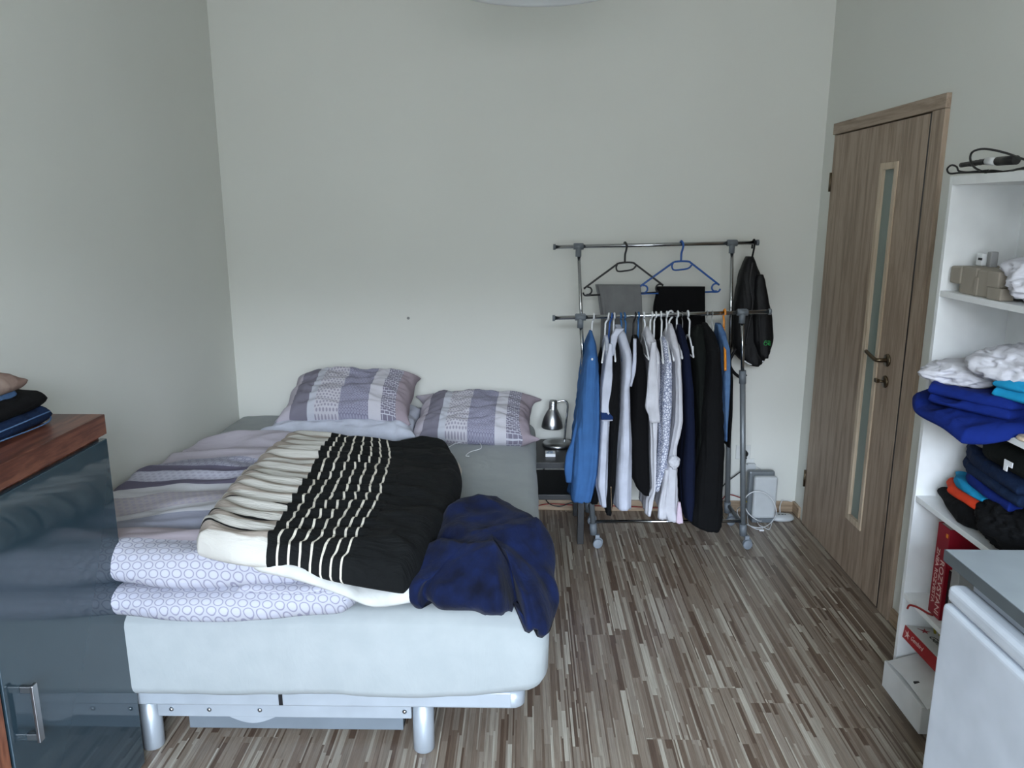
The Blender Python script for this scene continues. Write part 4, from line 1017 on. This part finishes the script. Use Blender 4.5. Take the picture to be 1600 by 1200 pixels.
bm = bmesh.new(); box(bm, rx0+.02, rx1-.01, 3.97, 4.06, 0, .022, .004); new_obj('stand', bm, M['greyplastic'], rt)
bm = bmesh.new(); cyl(bm, (rx0-.003, 4.025, .10), (rx0+.004, 4.025, .10), .005, 10); new_obj('port', bm, M['yellow'], rt)
c = atZ(1221, 806, .02); mo = thing('modem', 'flat oval white modem on the floor right of the grey router', 'modem', (c.x, c.y, 0))
bm = bmesh.new(); prof = [(0, 0), (.9, 0), (1., .006), (1., .014), (.85, .026), (.5, .031), (0, .032)]; n_ = 40; rg = []
for r, h in prof: rg.append([bm.verts.new((c.x+.068*max(r, .003)*cos(2*pi*k/n_)*1., c.y+.043*max(r, .003)*sin(2*pi*k/n_), h)) for k in range(n_)])
for A, B_ in zip(rg, rg[1:]):
    for k in range(n_): bm.faces.new((A[k], A[(k+1)%n_], B_[(k+1)%n_], B_[k])).smooth = True
bm.faces.new(rg[0][::-1]); bm.faces.new(rg[-1]); mb = new_obj('housing', bm, M['routerwhite'], mo)
bm = bmesh.new()
for dx, w_ in ((-.022, .012), (-.004, .012), (.014, .006)): box(bm, c.x+dx, c.x+dx+w_, c.y-.012, c.y-.004, .0305, .0325)
cyl(bm, (c.x+.032, c.y-.006, .026), (c.x+.032, c.y-.006, .0305), .004, 10)
new_obj('print', bm, M['ink'], mb)
bm = bmesh.new()
def cp(px, py, z, y=None): return atY(px, py, y) if y else atZ(px, py, z)
L = [cp(*a) for a in ((1196, 806, .02), (1190, 814, .01), (1180, 811, 0, 3.93), (1168, 800, 0, 3.93), (1163, 785, 0, 3.925), (1168, 774, 0, 3.92), (1180, 768, 0, 3.92), (1196, 771, 0, 3.92), (1208, 783, 0, 3.92), (1213, 800, 0, 3.92), (1207, 814, .012), (1195, 823, .005), (1180, 824, .005), (1163, 817, .005), (1154, 806, .02), (1152, 797, .04), (1158, 792, 0, 3.95), (1167, 798, .02), (1168, 810, .006), (1170, 820, .004), (1183, 827, .004), (1192, 826, .004))]
tube(bm, smoothpts(L, 7), .0026, 8)
L = [cp(*a) for a in ((1205, 803, .02), (1206, 815, .006), (1202, 827, .004), (1194, 824, .004), (1186, 820, .008), (1184, 813, .006), (1192, 808, .012))]
tube(bm, smoothpts(L, 7), .0022, 8)
q = cp(1190, 828, .006); box(bm, q.x-.012, q.x+.012, q.y-.006, q.y+.006, .0, .009, .002)
tag(new_obj('coiled_cable', bm, M['white']), 'white cable coiled in a loose loop in front of the router', 'cable')
bm = bmesh.new(); L = [(c.x+.0, c.y+.025, .028), (c.x+.005, c.y+.05, .055), (c.x+.03, c.y+.09, .075), (c.x+.065, YB-.02, .07), (XR-.022, YB-.02, .064)]
tube(bm, smoothpts(L, 7), .0025, 8); tag(new_obj('modem_cable', bm, M['white']), 'short white cable from the modem up into the wall corner', 'cable')

# ================================================================== BOOKCASE
SX0, SX1, SY0, SY1 = 1.283, XR-.002, 1.755, 2.465
bc = thing('bookcase', 'tall open white bookcase packed with clothes, right of the door', 'bookcase', (1.39, 2.09, 0))
bm = bmesh.new(); box(bm, SX0, SX1, SY1-.018, SY1, 0, 1.748, .0008); new_obj('side_panel', bm, M['whiteboard'], bc)
bm = bmesh.new(); box(bm, SX0, SX1, SY0, SY0+.018, 0, 1.748, .0008); new_obj('side_panel', bm, M['whiteboard'], bc)
bm = bmesh.new(); box(bm, SX0, SX1, SY0+.018, SY1-.018, 1.722, 1.748, .0008); new_obj('top_panel', bm, M['whiteboard'], bc)
bm = bmesh.new(); box(bm, SX1-.004, SX1-.0005, SY0+.018, SY1-.018, .06, 1.722); new_obj('back_panel', bm, M['whiteboard'], bc)
SH = [1.405, 1.065, .733, .385, .115]
for z in SH:
    bm = bmesh.new(); box(bm, SX0+.001, SX1-.005, SY0+.0185, SY1-.0185, z-.018, z, .0008); new_obj('shelf', bm, M['whiteboard'], bc)
# cables and adapter on top
zt = 1.749
bm = bmesh.new()
def tp(px, py, x=1.30): return atX(px, py, x)
L = [atX(px, py, x) for px, py, x in ((1600, 262, 1.36), (1570, 268, 1.34), (1530, 269, 1.32), (1500, 270, 1.30), (1484, 271, 1.29), (1480, 264, 1.285), (1487, 258, 1.285), (1495, 261, 1.29), (1498, 267, 1.295), (1510, 269, 1.30), (1525, 268, 1.31), (1545, 266, 1.33))]
L = [Vector((p.x, p.y, max(p.z, zt+.003))) for p in L]
tube(bm, smoothpts(L, 6), .0028, 8)
L = [atX(px, py, x) for px, py, x in ((1535, 268, 1.30), (1522, 261, 1.30), (1516, 249, 1.30), (1519, 238, 1.30), (1532, 233, 1.30), (1550, 234, 1.30), (1575, 240, 1.30), (1600, 249, 1.30), (1640, 258, 1.32), (1680, 268, 1.34))]
L = [Vector((p.x, p.y, max(p.z, zt+.003))) for p in L]
tube(bm, smoothpts(L, 6), .0032, 8)
L = [Vector((1.35, 2.40, zt+.003)), Vector((1.33, 2.34, zt+.010)), Vector((1.345, 2.28, zt+.003)), Vector((1.33, 2.2, zt+.008)), Vector((1.36, 2.1, zt+.003))]
tube(bm, smoothpts(L, 6), .003, 8)
tag(new_obj('power_cable', bm, M['black']), 'looped black power cable lying on top of the bookcase', 'cable')
ad = thing('power_adapter', 'black cable connector with a white sleeve on top of the bookcase', 'adapter', (1.30, 2.3, zt))
a0, a1 = atX(1502, 258, 1.325), atX(1543, 252, 1.325); a2, a3 = atX(1559, 252, 1.325), atX(1588, 250, 1.325)
for q in (a0, a1, a2, a3): q.z = max(q.z, zt+.014)
bm = bmesh.new(); P_ = [a0.lerp(a1, t/12) for t in range(13)]; tube(bm, P_, lambda i: (.0075 if i < 4 else (.009 if i % 2 else .0075)), 12); aux(new_obj('ribbed_grip', bm, M['black'], ad), 'ribbed black grip')
bm = bmesh.new(); cyl(bm, a1, a2, .0115, 14); aux(new_obj('sleeve', bm, M['white'], ad), 'white middle sleeve')
bm = bmesh.new(); cyl(bm, a2, a3, .0125, 14); new_obj('plug_body', bm, M['black'], ad)
# shelf 1: moulded card tray, plug, white cloth
z1 = SH[0]
def pol(bm, poly, x0, x1): prism(bm, poly, x0, x1, lambda a, b, c: (c, a, b))
ct = thing('cardboard_tray', 'grey brown moulded cardboard insert on the upper shelf of the bookcase', 'cardboard insert', (1.37, 2.34, z1))
bm = bmesh.new()
t0, t1 = 2.432, 2.17
box(bm, 1.300, 1.46, t1+.20, t0, z1+.026, z1+.078, .006, 3); box(bm, 1.302, 1.45, t1+.125, t0-.062, z1+.0005, z1+.080, .003); box(bm, 1.312, 1.45, t1+.07, t0-.035, z1+.0005, z1+.078, .004); box(bm, 1.300, 1.47, t1+.03, t1+.115, z1+.0005, z1+.076, .005, 3)
box(bm, 1.298, 1.34, t1+.105, t1+.125, z1+.0005, z1+.055, .003)
new_obj('tray_body', bm, M['card'], ct)
bm = bmesh.new(); box(bm, 1.292, 1.33, t1-.02, t1+.045, z1+.0005, z1+.034, .003); box(bm, 1.294, 1.34, t1+.0, t1+.055, z1+.034, z1+.078, .003); new_obj('tray_end', bm, M['card'], ct)
q = atX(1535, 412, 1.36)
pg = thing('plug_adapter', 'small white plug adapter perched on the moulded cardboard insert', 'adapter', (q.x, q.y, z1+.0805))
bm = bmesh.new(); box(bm, q.x-.01, q.x+.018, q.y-.012, q.y+.020, z1+.081, z1+.118, .004, 3); new_obj('housing', bm, M['white'], pg)
bm = bmesh.new(); box(bm, q.x-.0112, q.x-.0095, q.y-.013, q.y+.006, z1+.098, z1+.105); new_obj('slot', bm, M['ink'], pg)
bm = bmesh.new(); box(bm, q.x+.0, q.x+.022, q.y-.040, q.y-.018, z1+.0785, z1+.124, .003); new_obj('clip', bm, M['greycard'], pg)
blob('white_cloth', M['whitecloth'], (1.385, 2.085, z1+.062), (.095, .105, .060), 2.2, .34, 1.7, .3, flat=z1+.001)
tag(S.objects['white_cloth'], 'crumpled white cloth on the upper shelf beside the cardboard insert', 'cloth')
bm = bmesh.new(); tube(bm, smoothpts([(1.40, 2.16, z1+.115), (1.39, 2.11, z1+.128), (1.385, 2.06, z1+.12), (1.40, 2.0, z1+.07)], 6), .006, 8)
tag(new_obj('black_strap', bm, M['nylon']), 'black strap lying over the crumpled white cloth', 'strap')
# shelf 2: royal blue folded cloth, cyan cloth, white shirts
z2 = SH[1]
tag(soft('folded_shirt', M['royal'], [V(1.215, 2.405, z2+.006), V(1.30, 2.42, z2+.018), V(1.45, 2.33, z2+.018)],
     [V(1.185, 2.06, z2-.030), V(1.24, 2.02, z2-.020), V(1.32, 1.99, z2+.010), V(1.45, 2.02, z2+.018)],
     [V(1.185, 2.06, z2-.030), V(1.178, 2.16, z2-.012), V(1.17, 2.29, z2-.006), V(1.215, 2.405, z2+.006)],
     [V(1.45, 2.02, z2+.018), V(1.45, 2.33, z2+.018)], up=.022, down=.016, rad=.025, nu=60, nv=60, zmin=lambda x, y: z2+.0006 if x > 1.281 else -9,
     fold=lambda u, v, p: .011*(ridge(p.x*7, p.y*9, 4.)-.4)+.006*fbm(p.x*14, p.y*14, 2.)), 'royal blue folded shirt sagging over the middle shelf edge', 'shirt')
fold_stack('folded_trousers', 'royal blue trousers in thick folds, topmost of the blue clothes on the middle shelf', 'trousers', [M['royal']],
   [(1.175, 2.235), (1.28, 2.02), (1.45, 2.10), (1.29, 2.39)], z2+.034, z2+.084, 9, layers=2, fold=.012, rad=.026)
fold_stack('folded_shirt', 'bright cyan folded shirt under the white ones on the middle shelf', 'shirt', [M['cyan']],
   [(1.265, 2.085), (1.33, 1.93), (1.47, 1.99), (1.42, 2.16)], z2+.085, z2+.140, 6, layers=2, fold=.012, rad=.03)
o = blob('white_shirt', M['whitecloth'], (1.30, 2.285, z2+.112), (.105, .085, .036), 5.1, .2, 1.9, -.5, flat=z2+.083); tag(o, 'smaller crumpled white shirt lying on the royal blue clothes', 'shirt')
o = blob('white_shirt', M['whitecloth'], (1.365, 2.13, z2+.165), (.105, .12, .050), 7.4, .24, 1.9, .2, flat=z2+.12); tag(o, 'larger crumpled white shirt heaped above the cyan shirt', 'shirt')
o = blob('white_shirt', M['whitecloth'], (1.40, 2.0, z2+.188), (.085, .075, .042), 8.8, .32, 2.3, .2, flat=z2+.14); tag(o, 'crumpled white shirt at the right edge of the middle shelf pile', 'shirt')
bm = bmesh.new(); lathe(bm, [(0, 0), (.03, 0), (.034, .004), (.030, .010), (.018, .010), (.016, .006), (0, .006)], (1.31, 1.965, z2+.001), 24); tag(new_obj('wooden_ring', bm, M['bead']), 'small pale wooden disc at the front edge of the middle shelf', 'disc')
# shelf 3: dark clothes pile
z3 = SH[2]
fold_stack('folded_shirt', 'rounded black folded shirt at the bottom left of the dark pile', 'shirt', [M['blackcloth']], [(1.285, 2.20), (1.30, 2.12), (1.46, 2.20), (1.33, 2.41)], z3+.001, z3+.062, 11, fold=.008, rad=.05)
o = blob('dark_sweater', M['blackcloth2'], (1.375, 2.02, z3+.065), (.105, .14, .062), 9.2, .2, 2.4, 0, flat=z3+.001); tag(o, 'bulky black sweater filling the front of the dark clothes shelf', 'sweater')
fold_stack('folded_shirt', 'orange red folded shirt showing as a strip in the dark pile', 'shirt', [M['orangecloth']], [(1.30, 2.30), (1.305, 2.11), (1.47, 2.13), (1.36, 2.40)], z3+.062, z3+.088, 12, fold=.004)
fold_stack('folded_shirt', 'light blue folded shirt just above the orange one', 'shirt', [M['cyan']], [(1.318, 2.285), (1.312, 2.14), (1.47, 2.16), (1.37, 2.39)], z3+.088, z3+.113, 13, fold=.004)
fold_stack('folded_shirt', 'royal blue folded shirt in the dark pile above the light blue one', 'shirt', [M['royal']], [(1.325, 2.24), (1.30, 2.00), (1.47, 2.05), (1.39, 2.36)], z3+.112, z3+.140, 14, fold=.005)
fold_stack('folded_trousers', 'navy folded trousers above the royal blue shirt in the dark pile', 'trousers', [M['darkdenim']], [(1.33, 2.27), (1.305, 1.97), (1.47, 2.0), (1.39, 2.38)], z3+.140, z3+.205, 15, layers=2, fold=.005, rad=.02)
q = atX(1577, 727, 1.297)
bm = bmesh.new(); box(bm, 1.293, 1.2955, q.y-.018, q.y+.018, q.z-.003, q.z+.012, .0005); box(bm, 1.292, 1.2945, q.y-.0, q.y+.016, q.z-.018, q.z-.002, .0005); 
tag(new_obj('cloth_label', bm, M['white']), 'small white label sticking out of the dark clothes pile on the bookcase', 'label')
fold_stack('folded_sweater', 'charcoal folded sweater crowning the dark pile under the shelf above', 'sweater', [M['darkgreen']], [(1.33, 2.20), (1.32, 1.96), (1.47, 1.98), (1.42, 2.33)], z3+.206, z3+.272, 16, fold=.010, rad=.05)
# shelf 4: books
z4 = SH[3]
bk = thing('book', 'thick red book with white spine lettering standing on a lower shelf', 'book', (1.35, 2.31, z4))
ya, yb_ = 2.262, 2.330; zt4 = z4+.305
bm = bmesh.new(); box(bm, 1.308, 1.470, ya, ya+.003, z4+.0005, zt4); box(bm, 1.308, 1.470, yb_-.003, yb_, z4+.0005, zt4); box(bm, 1.305, 1.309, ya, yb_, z4+.0005, zt4, .001); new_obj('cover', bm, M['maroon'], bk)
bm = bmesh.new(); box(bm, 1.309, 1.466, ya+.003, yb_-.003, z4+.004, zt4-.004); new_obj('pages', bm, M['paper'], bk)
def spine_xf(x, y, z): # text baseline runs downwards on a face looking to -x
    return Matrix(((0, 0, -1, x), (0, 1, 0, y), (-1, 0, 0, z), (0, 0, 0, 1)))
def face_negx(x, y, z):   # text x -> -z (down), text y -> -y... seen from -x side
    return Matrix(((0, 0, -1, x), (0, -1, 0, y), (-1, 0, 0, z), (0, 0, 0, 1)))
text_mesh('spine_title', 'ROZVSTANI', M['whiteink'], .034, face_negx(1.3045, 2.283, z4+.195), bk)
text_mesh('spine_subtitle', 'ZNEA ROZVESTA', M['whiteink'], .024, face_negx(1.3045, 2.311, z4+.225), bk)
bm = bmesh.new(); box(bm, 1.3035, 1.3048, 2.268, 2.278, zt4-.03, zt4-.018); aux(new_obj('publisher_mark', bm, M['orange'], bk), 'small orange mark')
bk2 = thing('book', 'slim black book directly right of the thick red book', 'book', (1.39, 2.235, z4))
bm = bmesh.new(); box(bm, 1.315, 1.470, 2.222, 2.258, z4+.0005, z4+.175, .001); new_obj('cover', bm, M['black'], bk2)
bm = bmesh.new(); box(bm, 1.3165, 1.469, 2.2225+.002, 2.2555, z4+.175, z4+.1765); new_obj('pages', bm, M['paper'], bk2)
bx = thing('file_box', 'grey upright card file beside the black book on the lower shelf', 'file box', (1.39, 2.19, z4))
bm = bmesh.new(); box(bm, 1.30, 1.472, 2.178, 2.218, z4+.0005, z4+.255, .002); new_obj('sleeve', bm, M['greycard'], bx)
bm = bmesh.new(); tube(bm, smoothpts([(1.262, 2.372, z4-.018), (1.262, 2.36, z4+.0), (1.275, 2.335, z4+.006), (1.29, 2.30, z4+.005), (1.303, 2.29, z4+.004)], 6), .0034, 8); tag(new_obj('red_cord', bm, M['red']), 'short red cord drooping over the lower shelf edge', 'cord')
# shelf 5: red and white carton, yellow tools, open white box
z5 = SH[4]
gb = thing('product_box', 'red sided white product box with a bird emblem on the bottom shelf', 'box', (1.36, 2.26, z5))
# slab leaning: local axes
rot = Matrix.Rotation(radians(-1.5), 3, 'X'); piv = Vector((1.297, 2.445, .244))
ux, uy, uz = Vector((cos(.12), 0, sin(.12)*-1)), rot @ Vector((0, -1, 0)), Vector((sin(.12), 0, cos(.12)))
def G(a, b, c): return piv+ux*a+uy*b+uz*c     # a: into the shelf, b: towards the viewer and down, c: up off the box
bm = bmesh.new()
def gbox(bm, a0, a1, b0, b1, c0, c1, mi=0):
    vs = [bm.verts.new(G(a, b, c)) for a, b, c in ((a0,b0,c0),(a1,b0,c0),(a1,b1,c0),(a0,b1,c0),(a0,b0,c1),(a1,b0,c1),(a1,b1,c1),(a0,b1,c1))]
    fs = [bm.faces.new([vs[i] for i in q]) for q in ((3,2,1,0),(4,5,6,7),(0,1,5,4),(1,2,6,5),(2,3,7,6),(3,0,4,7))]
    bmesh.ops.recalc_face_normals(bm, faces=fs)
gbox(bm, 0, .17, 0, .235, -.022, .022); new_obj('red_sides', bm, M['redprint'], gb)
bm = bmesh.new(); gbox(bm, .002, .168, .002, .233, .0222, .0232); lidp = aux(new_obj('white_lid', bm, M['whitecard'], gb), 'white printed lid')
def bird(bm, o, ea, eb, en, s):
    P0 = [(-1, .1), (-.25, .25), (0, 1), (.25, .3), (1.2, .5), (.35, -.1), (.9, -1), (0, -.35), (-.7, -.8), (-.35, -.1)]
    A = [bm.verts.new(o+ea*x*s+eb*y*s) for x, y in P0]; Bv = [bm.verts.new(o+ea*x*s+eb*y*s+en*.0007) for x, y in P0]; n = len(P0)
    fs = [bm.faces.new(A[::-1]), bm.faces.new(Bv)]+[bm.faces.new((A[i], A[(i+1)%n], Bv[(i+1)%n], Bv[i])) for i in range(n)]
    bmesh.ops.recalc_face_normals(bm, faces=fs)
bm = bmesh.new(); bird(bm, G(.05, .035, .0233), -uy, ux, uz, .018); aux(new_obj('bird_emblem', bm, M['redprint'], lidp), 'red bird emblem')
def mat_from(o, ex, ey, ez): return Matrix(((ex.x, ey.x, ez.x, o.x), (ex.y, ey.y, ez.y, o.y), (ex.z, ey.z, ez.z, o.z), (0, 0, 0, 1)))
text_mesh('lid_lettering', 'Gembird', M['ink'], .034, mat_from(G(.055, .065, .0238), uy, ux, uz), lidp, .0004, .3)
bm = bmesh.new(); bird(bm, G(-.0003, .028, 0), -uy, uz, -ux, .015); aux(new_obj('bird_emblem', bm, M['whiteink'], gb), 'pale bird emblem')
text_mesh('side_lettering', 'Gembird', M['whiteink'], .022, mat_from(G(-.0006, .050, .003), uy, uz, -ux), gb, .0004, .3)
bm = bmesh.new()
for i in range(6):
    y0_ = 2.335-.012*i; tube(bm, smoothpts([(1.37+.01*i, y0_+.05, z5+.155), (1.36+.012*i, y0_+.045, z5+.195), (1.345+.01*i, y0_+.03, z5+.235)], 4), .0045, 8)
tag(new_obj('cable_bundle', bm, M['yellow']), 'bundle of yellow and dark leads tucked behind the red and white box', 'cables')
wb = thing('cardboard_box', 'white open topped cardboard box jutting out of the bottom shelf', 'box', (1.34, 2.28, z5))
bm = bmesh.new()
bx0, bx1, by0, by1, bz0, bz1 = 1.235, 1.46, 2.13, 2.405, z5-.03, z5+.028
# sits on the floor level plinth: front wall hangs in front of the shelf edge
box(bm, 1.236, 1.2655, 2.17, 2.430, .045, .140, .002); fw = new_obj('front_wall', bm, M['whitecard'], wb)
bm = bmesh.new(); box(bm, 1.2665, 1.46, 2.13, 2.425, z5+.0005, z5+.012, .001); new_obj('bottom_panel', bm, M['whitecard'], wb)
bm = bmesh.new()
nn = 16; A = []; Bq = []
for i in range(nn+1):
    t = i/nn; yv = 2.42-.27*t; zz = .142+.012*sin(pi*t)+.004*t*t
    A.append((bm.verts.new((1.242, yv, zz)), bm.verts.new((1.242, yv, zz+.002)))); Bq.append((bm.verts.new((1.44, yv, zz+.060)), bm.verts.new((1.44, yv, zz+.062))))
for i in range(nn):
    for q in ((A[i][0], A[i+1][0], Bq[i+1][0], Bq[i][0]), (A[i][1], Bq[i][1], Bq[i+1][1], A[i+1][1]), (A[i][0], A[i][1], A[i+1][1], A[i+1][0]), (Bq[i][0], Bq[i+1][0], Bq[i+1][1], Bq[i][1])): bm.faces.new(q)
bm.faces.new((A[0][0], Bq[0][0], Bq[0][1], A[0][1])); bm.faces.new((A[nn][0], A[nn][1], Bq[nn][1], Bq[nn][0]))
new_obj('bowed_flap', bm, M['whitecard'], wb)
bm = bmesh.new(); box(bm, 1.255, 1.275, 2.262, 2.270, .159, .166); new_obj('slot', bm, M['ink'], wb)

# ================================================================== FREEZER AND WORKTOP
fz = thing('freezer', 'white undercounter freezer with a moulded door under the grey worktop', 'freezer', (1.2, 1.35, 0))
fy1 = 1.665; fy0 = 1.08; 
bm = bmesh.new(); box(bm, 1.026, XR-.02, fy0, fy1-.004, .02, .832, .004, 3); new_obj('housing', bm, M['enamel'], fz)
bm = bmesh.new(); box(bm, 1.014, 1.026, fy0+.006, fy1-.010, .03, .80); aux(new_obj('door_seal', bm, M['seal'], fz), 'grey rubber seal')
bm = bmesh.new(); box(bm, .962, 1.013, fy0, fy1-.002, .03, .770, .012, 4); d_ = new_obj('door', bm, M['enamel'], fz)
bm = bmesh.new(); box(bm, .968, 1.013, fy0, fy1-.002, .773, .815, .014, 4); aux(new_obj('grip_ledge', bm, M['enamel'], d_), 'moulded grip strip along the door top')
for x in (1.03, 1.42):
    for y in (fy0+.05, fy1-.06):
        bm = bmesh.new(); cyl(bm, (x, y, 0), (x, y, .022), .018, 14); new_obj('foot', bm, M['black'], fz)
wt = thing('worktop', 'light grey laminate worktop with dark edge above the white freezer', 'worktop', (1.24, 1.0, .85))
bm = bmesh.new(); box(bm, .990, XR-.002, .2, 1.725, .842, .870, .001); new_obj('slab', bm, M['worktop'], wt)
bm = bmesh.new(); box(bm, .9875, .9898, .2, 1.7255, .842, .8695); aux(new_obj('edge_strip', bm, M['worktop_edge'], wt), 'dark grey edge strip')
bm = bmesh.new(); box(bm, 1.0, XR-.02, .22, .25, 0, .842); box(bm, 1.0, XR-.02, 1.02, 1.05, 0, .842); new_obj('end_panel', bm, M['whiteboard'], wt)

# ================================================================== LIGHT
w = bpy.data.worlds.new('daylight'); S.world = w; w.use_nodes = True; nt = w.node_tree; bg = nt.nodes['Background']
tc = nt.nodes.new('ShaderNodeTexCoord'); sp = nt.nodes.new('ShaderNodeSeparateXYZ'); nt.links.new(tc.outputs['Generated'], sp.inputs[0])
rp = nt.nodes.new('ShaderNodeValToRGB'); cr = rp.color_ramp
mr = nt.nodes.new('ShaderNodeMapRange'); mr.inputs[1].default_value = -1; mr.inputs[2].default_value = 1; nt.links.new(sp.outputs[2], mr.inputs[0]); nt.links.new(mr.outputs[0], rp.inputs[0])
cr.elements[0].position = 0; cr.elements[0].color = (.13, .13, .125, 1)
cr.elements[1].position = 1; cr.elements[1].color = (.62, .80, 1., 1)
for p, c in ((.50, (.125, .13, .135, 1)), (.590, (.14, .15, .16, 1)), (.610, (.90, .99, 1.12, 1)), (.70, (.74, .92, 1.16, 1))):
    e = cr.elements.new(p); e.color = c
nt.links.new(rp.outputs[0], bg.inputs[0]); bg.inputs[1].default_value = 22.
ld = bpy.data.lights.new('window_portal', 'AREA'); ld.shape = 'RECTANGLE'; ld.size = WX1-WX0; ld.size_y = WZ1-WZ0; ld.cycles.is_portal = True
lo = bpy.data.objects.new('window_portal', ld); COL.objects.link(lo); lo.location = ((WX0+WX1)/2, YF-.31, (WZ0+WZ1)/2); lo.rotation_euler = (pi/2, 0, 0)

S.view_settings.view_transform = 'Standard'; S.view_settings.look = 'None'; S.view_settings.gamma = 1; S.view_settings.use_curve_mapping = False
S.view_settings.exposure = 1.0
try: S.cycles.use_denoising = True; S.cycles.max_bounces = 10; S.cycles.diffuse_bounces = 6; S.cycles.sample_clamp_indirect = 8
except Exception: pass
